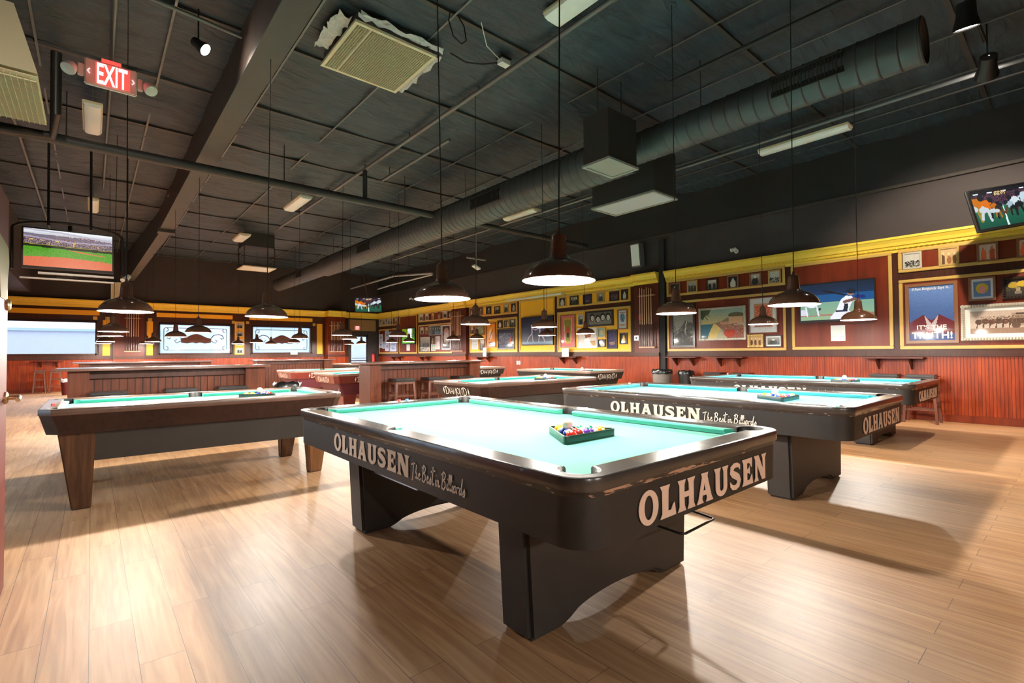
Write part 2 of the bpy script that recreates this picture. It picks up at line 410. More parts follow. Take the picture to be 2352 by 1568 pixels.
GL = {
 'O': (.86, [ell(.43, .5, .43, .52), ell(.43, .5, .19, .36)]),
 'L': (.78, [[(0, 1), (.48, 1), (.40, .84), (.38, .2), (.52, .2), (.62, .36), (.70, .40), (.76, 0), (0, 0), (.10, .15), (.10, .84)]]),
 'H': (.92, [[(0, 1), (.42, 1), (.35, .84), (.34, .60), (.58, .60), (.57, .84), (.50, 1), (.92, 1), (.83, .84), (.83, .16), (.92, 0), (.50, 0), (.57, .16), (.58, .42), (.34, .42), (.35, .16), (.42, 0), (0, 0), (.09, .16), (.09, .84)]]),
 'A': (.94, [[(.26, 1), (.66, 1), (.62, .86), (.84, .16), (.94, 0), (.52, 0), (.58, .14), (.55, .25), (.33, .25), (.30, .14), (.38, 0), (0, 0), (.10, .16), (.31, .86)], [(.38, .41), (.50, .41), (.44, .66)]]),
 'U': (.90, [[(0, 1), (.42, 1), (.34, .84), (.34, .32)]+arc(.46, .30, .12, .14, 180, 360, 8)[1:]+[(.58, .84), (.50, 1), (.90, 1), (.81, .84), (.81, .30)]+arc(.45, .30, .36, .32, 0, -180, 14)[1:]+[(.09, .84)]]),
 'S': (.78, [stroke_poly([(.70, .70), (.66, .84), (.50, .90), (.32, .90), (.17, .82), (.15, .68), (.26, .58), (.42, .51), (.56, .43), (.63, .30), (.56, .15), (.40, .09), (.22, .11), (.10, .20), (.04, .34)], [.03, .14, .18, .19, .23, .26, .27, .27, .27, .26, .23, .19, .18, .14, .03]),]),
 'E': (.80, [[(0, 1), (.74, 1), (.70, .62), (.62, .70), (.52, .82), (.36, .82), (.36, .60), (.48, .62), (.56, .72), (.56, .36), (.48, .44), (.36, .44), (.36, .18), (.54, .18), (.64, .30), (.72, .38), (.78, 0), (0, 0), (.10, .16), (.10, .84)]]),
 'N': (.96, [[(0, 1), (.36, 1), (.68, .42), (.67, .84), (.58, 1), (.96, 1), (.86, .84), (.86, 0), (.60, 0), (.24, .64), (.25, .16), (.34, 0), (0, 0), (.10, .16), (.10, .84)]]),
}
def slab_word(word, height, width):
    """returns verts, faces spanning 0..width, 0..height"""
    tot = sum(GL[c][0] for c in word)+.07*(len(word)-1); k = width/tot; x = 0; V = []; Fc = []
    for c in word:
        w, loops = GL[c]; vs, fs = curve_mesh(loops, .0012)
        o = len(V); V += [Vector(((v.x+x)*k, v.y*height, v.z)) for v in vs]; Fc += [tuple(i+o for i in f) for f in fs]; x += w+.07
    return V, Fc
SCR = {
 'T': (.55, [[(0, .85), (.3, .95), (.6, 1.0)], [(.38, 1.05), (.28, .5), (.18, -.15), (.1, -.1)]]),
 'h': (.42, [[(.22, .95), (.1, .4), (.02, 0)], [(.05, .2), (.18, .42), (.26, .38), (.2, .12), (.26, .02), (.4, .15)]]),
 'e': (.34, [[(.04, .2), (.2, .28), (.26, .42), (.16, .45), (.05, .25), (.1, .04), (.22, .03), (.36, .16)]]),
 'B': (.62, [[(.26, 1.0), (.14, .5), (.04, 0)], [(.05, .82), (.3, 1.05), (.52, .92), (.42, .64), (.2, .54), (.46, .46), (.48, .2), (.28, -.02), (.08, .06)]]),
 's': (.30, [[(.04, .12), (.22, .46), (.26, .2), (.18, 0), (.02, .05)]]),
 't': (.32, [[(.24, 1.15), (.14, .5), (.1, .06), (.2, .02), (.32, .16)], [(-.05, .78), (.2, .86), (.5, .95)]]),
 ' ': (.16, []),
 'i': (.18, [[(.1, .42), (.04, .1), (.1, .02), (.2, .15)], [(.15, .66), (.17, .70)]]),
 'n': (.40, [[(.06, .42), (.02, .02)], [(.03, .2), (.16, .44), (.24, .38), (.2, .1), (.26, .02), (.4, .15)]]),
 'l': (.20, [[(.04, .2), (.22, .8), (.24, 1.0), (.16, .98), (.06, .4), (.08, .04), (.2, .12)]]),
 'a': (.36, [[(.28, .42), (.12, .42), (.02, .18), (.08, .02), (.2, .1), (.28, .4), (.26, .1), (.38, .12)]]),
 'r': (.28, [[(.04, .42), (.02, .02)], [(.03, .22), (.12, .4), (.28, .42)]]),
 'd': (.38, [[(.26, .42), (.1, .4), (.02, .16), (.08, .02), (.22, .14)], [(.40, 1.0), (.28, .5), (.24, .06), (.36, .12)]]),
}
def script_word(txt, height, width, w=.10):
    tot = sum(SCR[c][0] for c in txt); k = width/tot; V = []; Fc = []; x = 0
    for c in txt:
        for st in SCR[c][1]:
            pts = []
            for i in range(len(st)-1):
                pts += [(st[i][0]+(st[i+1][0]-st[i][0])*t, st[i][1]+(st[i+1][1]-st[i][1])*t) for t in (0, .5)]
            pts.append(st[-1])
            rib = stroke_poly(pts, w); n = len(pts); o = len(V)
            V += [Vector(((px+x)*k, py*height, .001)) for px, py in rib]
            for i in range(n-1): Fc.append((o+i, o+i+1, o+2*n-2-i, o+2*n-1-i))
        x += SCR[c][0]
    return V, Fc
FANCY = {
 'D': (.86, [[(.20, .95), (.20, .05)], [(.0, .78), (.04, .95), (.36, 1.0), (.66, .84), (.76, .5), (.66, .16), (.36, .0), (.04, .05)]]),
 'I': (.24, [[(.12, .92), (.12, .08)]]),
 'A': (.60, [[(.04, .05), (.30, .95), (.56, .05)], [(.15, .36), (.45, .36)]]),
 'M': (.78, [[(.08, .05), (.16, .92), (.39, .20), (.62, .92), (.70, -.20)]]),
 'O': (.66, [[(.33, .90), (.08, .70), (.08, .30), (.33, .10), (.58, .30), (.58, .70), (.33, .90)]]),
 'N': (.64, [[(.10, -.15), (.10, .92), (.54, .08), (.54, .92)]]),
}
def fancy_word(height, width):
    txt = 'DIAMOND'; tot = sum(FANCY[c][0] for c in txt)+.9; k = width/tot; V = []; Fc = []; x = .45
    for c in txt:
        for st in FANCY[c][1]:
            rib = stroke_poly(st, .10); n = len(st); o = len(V)
            V += [Vector(((px+x)*k, py*height, .001)) for px, py in rib]
            for i in range(n-1): Fc.append((o+i, o+i+1, o+2*n-2-i, o+2*n-1-i))
        x += FANCY[c][0]*.97
    for cx in (.16, x+.32):
        o = len(V); V += [Vector(((cx+a)*k, (.5+b)*height, .001)) for a, b in ((-.13, 0), (0, -.5), (.13, 0), (0, .5))]; Fc.append((o, o+1, o+2, o+3))
    return V, Fc

# ------------------------------------------------------------------ painting on small grids
class Cv:
    def __init__(s, w, h, bg=(.5, .5, .5), seed=0):
        s.w, s.h = w, h; s.a = np.empty((h, w, 3)); s.a[:] = bg; s.r = np.random.RandomState(seed)
        s.Y, s.X = np.mgrid[0:h, 0:w]; s.X = (s.X+.5)/w; s.Y = 1-(s.Y+.5)/h
    def put(s, m, c): s.a[m] = c; return s
    def rect(s, x0, x1, y0, y1, c): return s.put((s.X >= x0) & (s.X <= x1) & (s.Y >= y0) & (s.Y <= y1), c)
    def ell(s, cx, cy, rx, ry, c): return s.put(((s.X-cx)/rx)**2+((s.Y-cy)/ry)**2 <= 1, c)
    def poly(s, P, c):
        m = np.zeros(s.X.shape, bool); j = len(P)-1
        for i in range(len(P)):
            xi, yi = P[i]; xj, yj = P[j]
            m ^= ((yi > s.Y) != (yj > s.Y)) & (s.X < (xj-xi)*(s.Y-yi)/((yj-yi) or 1e-9)+xi); j = i
        return s.put(m, c)
    def line(s, x0, y0, x1, y1, w, c):
        asp = s.h/s.w; dx, dy = x1-x0, (y1-y0)*asp; L = dx*dx+dy*dy
        t = np.clip(((s.X-x0)*dx+(s.Y-y0)*asp*dy)/L, 0, 1)
        return s.put(np.hypot(s.X-x0-t*dx, (s.Y-y0)*asp-t*dy) <= w, c)
    def noise(s, k): s.a *= 1+s.r.uniform(-k, k, (s.h, s.w, 1)); return s
    def speck(s, y0, y1, cols, p=.6, x0=0, x1=1):
        m = (s.Y >= y0) & (s.Y <= y1) & (s.X >= x0) & (s.X <= x1) & (s.r.rand(s.h, s.w) < p); cc = np.array(cols)[s.r.randint(len(cols), size=(s.h, s.w))]
        s.a[m] = cc[m]; return s
    def grad(s, c0, c1, y0=0, y1=1):
        t = np.clip((s.Y-y0)/(y1-y0), 0, 1)[..., None]; m = (s.Y >= y0) & (s.Y <= y1); g = np.array(c0)*(1-t)+np.array(c1)*t; s.a[m] = g[m]; return s
def canvas_obj(cv, name, mat, parent, f):
    """f(u,v) -> 3D point, u,v in 0..1 (u right, v up as seen)"""
    h, w = cv.h, cv.w; V = [tuple(f(i/w, 1-j/h)) for j in range(h+1) for i in range(w+1)]
    Fs = [(j*(w+1)+i, (j+1)*(w+1)+i, (j+1)*(w+1)+i+1, j*(w+1)+i+1) for j in range(h) for i in range(w)]
    me = bpy.data.meshes.new(name); me.from_pydata(V, [], Fs); me.materials.append(MATS[mat])
    at = me.color_attributes.new('paint', 'FLOAT_COLOR', 'CORNER')
    cols = np.ones((h*w, 4, 4)); cols[:, :, :3] = (np.clip(cv.a, 0, 1)**2.2).reshape(h*w, 1, 3); at.data.foreach_set('color', cols.ravel())
    ob = bpy.data.objects.new(name, me); COL.objects.link(ob); ob.parent = parent; return ob
def people(cv, n, skin, body, y=0, hgt=.8):
    for i in range(n):
        cx = (i+.5)/n+cv.r.uniform(-.04, .04); w = .34/n; top = y+hgt*cv.r.uniform(.85, 1)
        b = np.array(body)*cv.r.uniform(.6, 1.5)
        cv.ell(cx, y+(top-y)*.35, w*.95, (top-y)*.5, b); cv.ell(cx, top-(top-y)*.14, w*.42, (top-y)*.15, skin)
    return cv

# ================================================================== the room
XL, XR, YF, YB, ZC = -2.6, 10.9, -4.0, 23.0, 5.05
def struct(name, mb, mat, parent=None, **k):
    o = mb.build(name, mat, parent, **k)
    if not parent: o['kind'] = 'structure'
    return o
struct('floor', MB().box(XL-.2, XR+.2, YF-.2, YB+.2, -.1, 0), 'floor_planks')
# ceiling: sagging insulation fabric with straps and purlins
nx, ny = 108, 240
seams = [.66+1.2*i for i in range(-3, 10)]; purl = [2.74+1.82*i for i in range(-4, 12)]
rs = np.random.RandomState(3); ph = rs.uniform(0, 6.28, (40, 40))
V = []; Fc = []
for j in range(ny+1):
    y = YF+(YB-YF)*j/ny
    for i in range(nx+1):
        x = XL+(XR-XL)*i/nx
        u = ((x-.66)/1.2) % 1; v = ((y-2.74)/1.82) % 1; a = ph[int((x-XL)//1.2) % 40, int((y-YF)//1.82) % 40]
        sag = math.sin(PI*u)*.02+math.sin(PI*v)*.055*(1+.5*math.sin(a))
        wr = .012*math.sin(22*v+3*math.sin(3*u+a)+a)*math.sin(PI*v)+.006*math.sin(47*v+5*u+2*a)
        V.append((x, y, ZC-sag+wr))
for j in range(ny):
    for i in range(nx):
        o = j*(nx+1)+i; Fc.append((o, o+nx+1, o+nx+2, o+1))
c = MB(); c.add(V, Fc); c.box(XL-.2, XR+.2, YF-.2, YB+.2, ZC+.1, ZC+.2)
ceil = struct('ceiling', c, 'ceiling_fabric', smooth=60)
for y in purl:
    MB().box(XL, XR, y-.03, y+.03, ZC-.05, ZC+.09).build('purlin', 'pipe_dark', ceil)
for x in seams:
    MB().box(x-.012, x+.012, YF, YB, ZC-.062, ZC-.052).build('strap', 'pipe_grey', ceil)

# right wall: photo wall
wr_ = struct('wall_right', MB().box(XR, XR+.2, YF-.2, YB+.4, 0, ZC+.1), 'wall_dark')
MB().box(XR-.03, XR, YF, YB, 4.12, ZC+.05).build('upper_wall', 'wall_black', wr_)
MB().box(XR-.06, XR, YF, YB, 4.08, 4.13).build('ledge', 'wall_dim', wr_)
MB().box(XR-.02, XR, YF, YB, 1.10, 2.95).build('panelling', 'stile_wood', wr_)
MB().box(XR-.025, XR, YF, YB, 0, 1.09).build('wainscot', 'wainscot', wr_)
b = MB().box(XR-.07, XR, YF, YB, 1.085, 1.115); b.box(XR-.04, XR, YF, YB, 1.115, 1.19); b.build('chair_rail', 'stile_wood', wr_, bevel=.006)
struct('baseboard_right', MB().box(XR-.045, XR, YF, YB, 0, .12), 'panel_maroon', bevel=.006)
def cornice(run, depth, name='cornice', parent=None):
    """run = (fixed axis function) ; profile in (out, z)"""
    prof = [(0, 2.93), (.025, 2.93), (.03, 2.985), (.055, 2.99), (.055, 3.035), (.085, 3.045), (.10, 3.10), (.135, 3.15), (.15, 3.155), (.15, 3.195), (0, 3.195)]
    m = MB(); m.prism([(a+depth*(a > 0), z) for a, z in prof], lambda u, v: run(u, v, 0), lambda u, v: run(u, v, 1)); return m
def cornice_run(x0, x1, y0, y1, out, parent, dent=True):
    """straight cornice from (x0,y0) to (x1,y1), projecting along out (unit 2D)"""
    m = cornice(lambda u, v, t: (x0+(x1-x0)*t+out[0]*u, y0+(y1-y0)*t+out[1]*u, v), 0)
    o = m.build('cornice', 'cornice_yellow', parent)
    if dent:
        L = math.hypot(x1-x0, y1-y0); n = int(L/.075); d = MB(); dx, dy = (x1-x0)/L, (y1-y0)/L
        for k in range(n):
            c0 = (k+.25)*L/n; c1 = c0+L/n*.5
            P = [(x0+dx*a+out[0]*o_, y0+dy*a+out[1]*o_) for a, o_ in ((c0, .05), (c1, .05), (c1, .075), (c0, .075))]
            d.hexa([(px, py, 2.992) for px, py in P], [(px, py, 3.03) for px, py in P])
        d.build('dentil', 'cornice_yellow', o)
    return o
cornice_run(XR, XR, YF, 6.80, (-1, 0), wr_)
cornice_run(XR, XR, 7.68, 15.3, (-1, 0), wr_); cornice_run(XR, XR, 16.28, YB, (-1, 0), wr_, dent=False)
TRIM = [0]
def trim_name(): TRIM[0] += 1; return 'trim_%d' % TRIM[0]
def pilaster(y0, y1, proj=.12):
    p = struct(trim_name(), MB().box(XR-proj, XR-.021, y0, y1, 0, 2.93), 'pilaster_wood')
    MB().box(XR-proj-.02, XR-proj, y0, y1, 0, 1.09).build('wainscot', 'wainscot', p)
    MB().box(XR-proj-.04, XR-proj, y0-.01, y1+.01, 1.085, 1.18).build('chair_rail', 'stile_wood', p)
    MB().box(XR-proj-.03, XR-proj, y0, y1, 0, .12).build('base', 'panel_maroon', p)
    cornice_run(XR-proj, XR-proj, y0, y1, (-1, 0), p)
    MB().box(XR-proj, XR-.001, y0, y1, 2.93, 3.195).build('cornice_block', 'cornice_yellow', p)
    return p
pilaster(6.95, 7.68); pilaster(15.3, 16.28)
struct(trim_name(), MB().box(XR-.10, XR-.021, 6.80, 6.95, 0, 4.0), 'wall_black')
def wall_panel(y0, y1, z0, z1, fieldmat, w=.055):
    """framed panel on the right wall, y0 > y1"""
    p = struct(trim_name(), MB().box(XR-.03, XR-.019, y1, y0, z0, z1), fieldmat)
    for a in ((y1, y0, z0, z0+w), (y1, y0, z1-w, z1), (y1, y1+w, z0+w, z1-w), (y0-w, y0, z0+w, z1-w)):
        MB().box(XR-.052, XR-.03, *a).build('moulding', 'gold_paint', p, bevel=.008)
    return p
for y0, y1, z0, z1, mt in [
    (2.15, -.56, 2.56, 2.96, 'panel_maroon'), (2.15, -.56, 1.21, 2.43, 'panel_maroon'), (3.91, 2.24, 1.22, 2.95, 'panel_maroon'),
    (6.77, 4.02, 2.56, 2.96, 'panel_maroon'), (6.77, 4.02, 1.21, 2.43, 'panel_maroon'),
    (10.56, 7.85, 2.55, 2.93, 'panel_yellow'), (10.56, 7.85, 1.21, 2.43, 'panel_yellow'), (12.33, 10.67, 1.22, 2.93, 'panel_yellow'),
    (15.17, 12.43, 2.53, 2.93, 'panel_yellow'), (15.17, 12.43, 1.22, 2.42, 'panel_yellow'),
    (19.0, 16.32, 2.56, 2.94, 'panel_maroon'), (19.0, 16.32, 1.21, 2.43, 'panel_maroon'), (20.75, 19.13, 1.20, 2.94, 'panel_maroon'),
    (22.9, 20.87, 2.54, 2.93, 'panel_maroon'), (22.9, 20.87, 1.21, 2.40, 'panel_maroon')]:
    wall_panel(y0, y1, z0, z1, mt)

# back wall with windows and the exit door
WINS = [(-2.35, .13), (1.93, 4.38), (5.14, 7.59)]; WZ = (1.25, 2.44)
DX = (9.43, 10.33, 2.12)
b = MB(); xs = XL-.2
for x0, x1 in WINS:
    b.box(xs, x0, YB, YB+.2, 0, ZC+.1); b.box(x0, x1, YB, YB+.2, 0, WZ[0]); b.box(x0, x1, YB, YB+.2, WZ[1], ZC+.1); xs = x1
b.box(xs, DX[0], YB, YB+.2, 0, ZC+.1); b.box(DX[0], DX[1], YB, YB+.2, DX[2], ZC+.1); b.box(DX[1], XR+.2, YB, YB+.2, 0, ZC+.1)
wb = struct('wall_back', b, 'wall_dark')
b = MB(); xs = XL
for x0, x1 in WINS:
    b.box(xs, x0-.06, YB-.02, YB, 1.18, 2.93); b.box(x0-.06, x1+.06, YB-.02, YB, 2.50, 2.93); xs = x1+.06
b.box(xs, DX[0]-.1, YB-.02, YB, 1.18, 2.93)
b.build('panelling', 'stile_wood', wb)
b = MB(); b.box(XL, DX[0]-.1, YB-.025, YB, 0, 1.09); b.build('wainscot', 'wainscot', wb)
b = MB(); b.box(XL, DX[0]-.1, YB-.07, YB, 1.085, 1.19); b.build('chair_rail', 'stile_wood', wb, bevel=.006)
b = MB(); b.box(XL, DX[0]-.1, YB-.045, YB, 0, .12); b.build('base', 'panel_maroon', wb)
cornice_run(XL, XR, YB, YB, (0, -1), wb, dent=False)
# dark door bay
MB().box(DX[0]-.1, DX[0], YB-.03, YB, 0, 2.93).build('door_jamb', 'wall_dark', wb)
MB().box(DX[1], XR-.16, YB-.03, YB, 0, 2.3).build('door_jamb', 'wall_dark', wb)
MB().box(DX[0]-.08, XR-.18, YB-.035, YB-.02, 2.32, 2.86).build('door_header', 'header_tan', wb)
# yellow strips of the window wall
for x0, x1, z0, z1 in [(-2.5, .20, 2.66, 2.83), (1.86, 4.42, 2.68, 2.84), (5.05, 7.65, 2.68, 2.84), (.29, .50, 1.22, 2.5), (1.56, 1.75, 1.22, 2.5), (4.50, 4.86, 1.22, 2.60), (7.85, 8.10, 1.22, 2.6)]:
    struct(trim_name(), MB().box(x0, x1, YB-.035, YB-.019, z0, z1), 'panel_yellow', bevel=.004)
for x in (.08, .42, 1.66, 4.45, 4.98, 7.72):
    struct(trim_name(), MB().box(x-.06, x+.06, YB-.045, YB-.019, 2.50, 2.62), 'gold_paint', bevel=.006)
def back_pilaster(x0, x1, proj, mat, top=2.93):
    p = struct(trim_name(), MB().box(x0, x1, YB-proj, YB-.021, 0, top), mat)
    MB().box(x0, x1, YB-proj-.02, YB-proj, 0, 1.09).build('wainscot', 'wainscot', p)
    MB().box(x0-.01, x1+.01, YB-proj-.04, YB-proj, 1.085, 1.19).build('chair_rail', 'stile_wood', p)
    cornice_run(x0, x1, YB-proj, YB-proj, (0, -1), p, dent=False)
    MB().box(x0, x1, YB-proj, YB-.001, 2.93, 3.195).build('cornice_block', 'cornice_yellow', p)
    return p
back_pilaster(.58, 1.48, .16, 'pilaster_wood'); back_pilaster(8.2, 9.0, .45, 'panel_maroon')
# windows
def etched(p, x0, x1, z0, z1, y):
    """etched border lines, scrolls and the brown back of a shaped sign"""
    b = MB()
    def ln(pts, w=.012):
        b.prism(stroke_poly(pts, w*1.9), lambda u, v: (u, y, v), lambda u, v: (u, y+.002, v))
    g = .12
    ln([(x0+g, z0+g*1.6), (x0+g, z1-g*1.6)]); ln([(x1-g, z0+g*1.6), (x1-g, z1-g*1.6)]); ln([(x0+g*1.6, z0+g), (x1-g*1.6, z0+g)]); ln([(x0+g*1.6, z1-g), (x1-g*1.6, z1-g)])
    for sx, cx in ((1, x0+g), (-1, x1-g)):
        for sz, cz in ((1, z0+g), (-1, z1-g)):
            ln([(cx+sx*a, cz+sz*c_) for a, c_ in arc(.07, .07, .07, .07, 90, -200, 14)], .014)
    cx = (x0+x1)/2; cz = (z0+z1)/2
    for s in (1, -1):
        ln([(cx+s*a, cz+c_) for a, c_ in [(.50, .03), (.60, .16), (.78, .20), (.92, .14), (.95, .04), (.88, .0), (.84, .06)]], .018)
        ln([(cx+s*a, cz+c_) for a, c_ in [(.52, -.08), (.66, -.16), (.72, -.06), (.64, -.02)]], .016)
    b.build('etching', 'etch_dark', p)
    top = [(a, .17*math.cos(a*PI*1.05)**2+.06) for a in [(-.48+.06*k) for k in range(17)]]
    poly = [(cx+a, cz-.02+c_) for a, c_ in top[::-1]]+[(cx+a, cz-.02+c_) for a, c_ in [(-.52, .02), (-.50, -.12), (-.3, -.15), (-.12, -.11), (0, -.15), (.12, -.11), (.3, -.15), (.50, -.12), (.52, .02)]]
    MB().prism(poly, lambda u, v: (u, y+.01, v), lambda u, v: (u, y+.03, v)).build('sign_back', 'sign_brown', p)
for k, (x0, x1) in enumerate(WINS):
    b = MB(); w = .045
    for a in ((x0, x1, WZ[0], WZ[0]+w), (x0, x1, WZ[1]-w, WZ[1]), (x0, x0+w, WZ[0], WZ[1]), (x1-w, x1, WZ[0], WZ[1])): b.box(a[0], a[1], YB-.05, YB+.12, a[2], a[3])
    p = struct('window_%d' % (k+1), b, 'stile_wood')
    MB().box(x0+w, x1-w, YB+.05, YB+.056, WZ[0]+w, WZ[1]-w).build('pane', 'glass_clear' if k == 0 else 'glass_frost', p)
    MB().box(x0-.06, x1+.06, YB-.09, YB-.05, WZ[0]-.06, WZ[0]-.01).build('sill', 'stile_wood', p)
    if k: etched(p, x0+w, x1-w, WZ[0]+w, WZ[1]-w, YB+.03)
# exit door of glass
b = MB()
for a in ((DX[0], DX[0]+.07, 0, DX[2]), (DX[1]-.07, DX[1], 0, DX[2]), (DX[0], DX[1], 0, .22), (DX[0], DX[1], DX[2]-.08, DX[2]), (DX[0], DX[1], .86, .90)): b.box(a[0], a[1], YB+.04, YB+.09, a[2], a[3])
dr = struct('door_1', b, 'wall_dark')
MB().box(DX[0]+.07, DX[1]-.07, YB+.06, YB+.066, .22, DX[2]-.08).build('pane', 'glass_clear', dr)
MB().tube([(DX[0]+.1, YB+.0, 1.0), (DX[1]-.1, YB+.0, 1.0)], .015).build('push_bar', 'steel', dr)
# left wall, soffit and front wall
b = MB(); b.box(XL-.2, XL, YF-.2, 4.4, 0, ZC+.1); b.box(XL-.2, XL, 9.6, YB+.4, 0, ZC+.1); b.box(XL-.2, XL, 4.4, 9.6, 0, .12); b.box(XL-.2, XL, 4.4, 9.6, 2.4, ZC+.1)
wl = struct('wall_left', b, 'wall_dark')
b = MB()
for y in (4.4, 6.1, 7.85, 9.55): b.box(XL-.12, XL, y, y+.05, .12, 2.4)
b.box(XL-.12, XL, 4.4, 9.6, .12, .18); b.box(XL-.12, XL, 4.4, 9.6, 2.34, 2.4)
p = struct('window_4', b, 'wall_dark'); MB().box(XL-.08, XL-.07, 4.45, 9.55, .18, 2.34).build('pane', 'glass_clear', p)  # unseen glazed opening added to bring bluish daylight onto the left floor
MB().box(XL, XL+.025, 9.7, YB, 0, 1.1).build('wainscot', 'wainscot', wl)
MB().box(XL, XL+.06, 9.7, YB, 1.085, 1.18).build('chair_rail', 'stile_wood', wl)
struct(trim_name(), MB().box(XL, -1.58, 4.0, YB, 3.35, ZC+.08), 'wall_dark')
struct('wall_front', MB().box(XL-.2, XR+.2, YF-.2, YF, 0, ZC+.1), 'wall_dark')
# partition with the open door at the left edge of the view
struct('wall_entry', MB().box(XL, -.40, 2.62, 2.76, 0, ZC+.05), 'panel_maroon')
d2 = struct('door_2', MB().box(-.385, -.34, 2.78, 3.70, .01, 2.04), 'door_wood', bevel=.004)
h = MB(); h.lathe([(.001, 0), (.032, 0), (.032, .008), (.024, .014), (.012, .016), (.011, .05), (.016, .056), (.001, .058)], (-.34, 3.62, 1.0), 20, ax=Vector((1, 0, 0)))
h.build('door_handle', 'brass', d2, smooth=40)
MB().tube([(-.290, 3.64, 1.0), (-.285, 3.60, 1.0), (-.283, 3.55, .998), (-.28, 3.49, .994)], [.012, .012, .011, .010], 12).build('door_lever', 'brass', d2, smooth=50)
l = MB(); l.lathe([(.001, 0), (.03, 0), (.03, .01), (.022, .018), (.001, .02)], (-.34, 3.63, 1.48), 20, ax=Vector((1, 0, 0))); l.build('deadbolt', 'brass', d2, smooth=40)
n_ = MB(); sh_ = [(3.40, 1.50), (3.60, 1.50), (3.63, 1.58), (3.695, 1.70), (3.66, 1.78), (3.30, 1.80)]
n_.prism(sh_, lambda u, v: (-.339, u, v), lambda u, v: (-.336, u, v))
n_.build('notice_sheet', 'sheet_cream', d2)

# outside the windows
struct('trim_outside_ground', MB().box(-60, 60, -30, 90, -.3, -.2), 'outside_ground')
for x0, x1, y, h_, mt, lab in [(-22, -8, 60, 5.2, 'outside_pink', 'pale pink low building across the street, seen through the left window'), (-7, 12, 74, 4.0, 'outside_wall', 'grey low building across the street, seen through the left window'), (14, 40, 66, 6, 'outside_wall', 'grey building across the street behind the etched windows')]:
    b_ = MB().box(x0, x1, y, y+6, -.2, h_).build('street_building', mt); tag(b_, lab, 'building')
    MB().box(x0-.3, x1+.3, y-.3, y+6.3, h_, h_+.3).build('parapet', 'outside_ground', b_)
p_ = MB().tube([(-6.4, 50, -.2), (-6.4, 50, 7)], .12).build('utility_pole', 'etch_frost'); tag(p_, 'thin grey utility pole across the street, seen through the left window', 'pole')

# steel frame: girder with flange, knee and wall column
g = MB(); g.box(1.30, 1.58, YF, 15.5, 4.46, 4.49); g.box(1.42, 1.46, YF, 15.5, 4.49, ZC+.04)
gd = struct(trim_name(), g, 'girder_paint')
MB().box(1.30, 1.42, YF, 15.5, 4.49, ZC+.04).build('web_side', 'girder_rust', gd)
MB().box(1.26, 1.62, 15.35, 15.65, 4.38, 4.50).build('splice_plate', 'pipe_dark', gd)
k_ = MB().hexa([(1.32, 15.5, 4.42), (1.56, 15.5, 4.42), (1.15, 22.7, 3.95), (.95, 22.7, 3.95)], [(1.32, 15.5, ZC), (1.56, 15.5, ZC), (1.15, 22.7, ZC), (.95, 22.7, ZC)]); k_.build('knee', 'girder_paint', gd)
c_ = MB().box(.50, .84, 22.6, 22.99, 3.20, 3.85); struct(trim_name(), c_, 'cream_metal')

# ================================================================== ceiling services
def pipe(name, pts, r, mat, label, cat='pipe', group=None, hang=()):
    o = MB().tube(pts, r, 10).build(name, mat, smooth=50); tag(o, label, cat, group)
    if hang:
        for (x, y, z) in hang: MB().tube([(x, y, z), (x, y, ZC)], .008, 6).build('hanger_rod', 'pipe_dark', o)
    return o
pipe('water_pipe', [(-1.5, 9.3, 4.25), (5.675, 9.3, 4.25)], .075, 'pipe_dark', 'thick dark main pipe crossing the ceiling under the girder up to the duct', hang=[(-.3, 9.3, 4.30), (2.6, 9.3, 4.30), (5.0, 9.3, 4.30)])
pipe('water_pipe', [(6.33, 9.3, 4.25), (XR-.1, 9.3, 4.25)], .06, 'pipe_dark', 'dark main pipe running on from the duct to the photo wall')
pipe('sprinkler_pipe', [(4.12, -1, 4.9), (4.12, 15.2, 4.9)], .03, 'pipe_grey', 'slim grey sprinkler pipe running lengthwise past the long white ceiling light', hang=[(4.12, y, 4.9) for y in (1.5, 5.5, 7.5, 9.3, 11.3)])
pipe('sprinkler_pipe', [(4.12, 9.3, 4.33), (4.12, 9.3, 4.865)], .045, 'pipe_dark', 'short dark riser joining the main pipe to a sprinkler line')
pipe('sprinkler_pipe', [(4.55, 6.9, 4.8), (4.55, 9.4, 4.8)], .03, 'pipe_grey', 'short grey stub pipe hung beside the middle of the ceiling', hang=[(4.55, 7.2, 4.8), (4.55, 9.1, 4.8)])
pipe('sprinkler_pipe', [(8.15, -2, 4.55), (8.15, 16, 4.55)], .028, 'pipe_grey', 'grey pipe running lengthwise on the photo wall side of the duct', hang=[(8.15, y, 4.55) for y in (2.2, 5, 9)])
pipe('electrical_conduit', [(8.95, -2, 4.72), (8.95, 12, 4.72)], .018, 'pipe_dark', 'thin dark conduit passing the white tube light nearest the photo wall')
pipe('electrical_conduit', [(5.95, -2, 4.86), (5.95, 3.6, 4.86)], .03, 'pipe_dark', 'dark conduit lying above the near end of the round duct')
pipe('gas_pipe', [(-.36, 8.1, 4.92), (-.36, 8.15, 4.2), (-.42, 8.9, 4.15), (-1.5, 9.0, 4.1)], .055, 'black_metal', 'thick black elbow pipe hanging under the box diffuser at the left')
pipe('electrical_conduit', [(.16, 3, 4.90), (.16, 14, 4.90)], .02, 'pipe_grey', 'grey conduit above the nearest exit sign')
pipe('electrical_conduit', [(-.95, 8.2, 4.88), (-.95, YB-.1, 4.88)], .025, 'pipe_grey', 'grey conduit running lengthwise above the left screen')
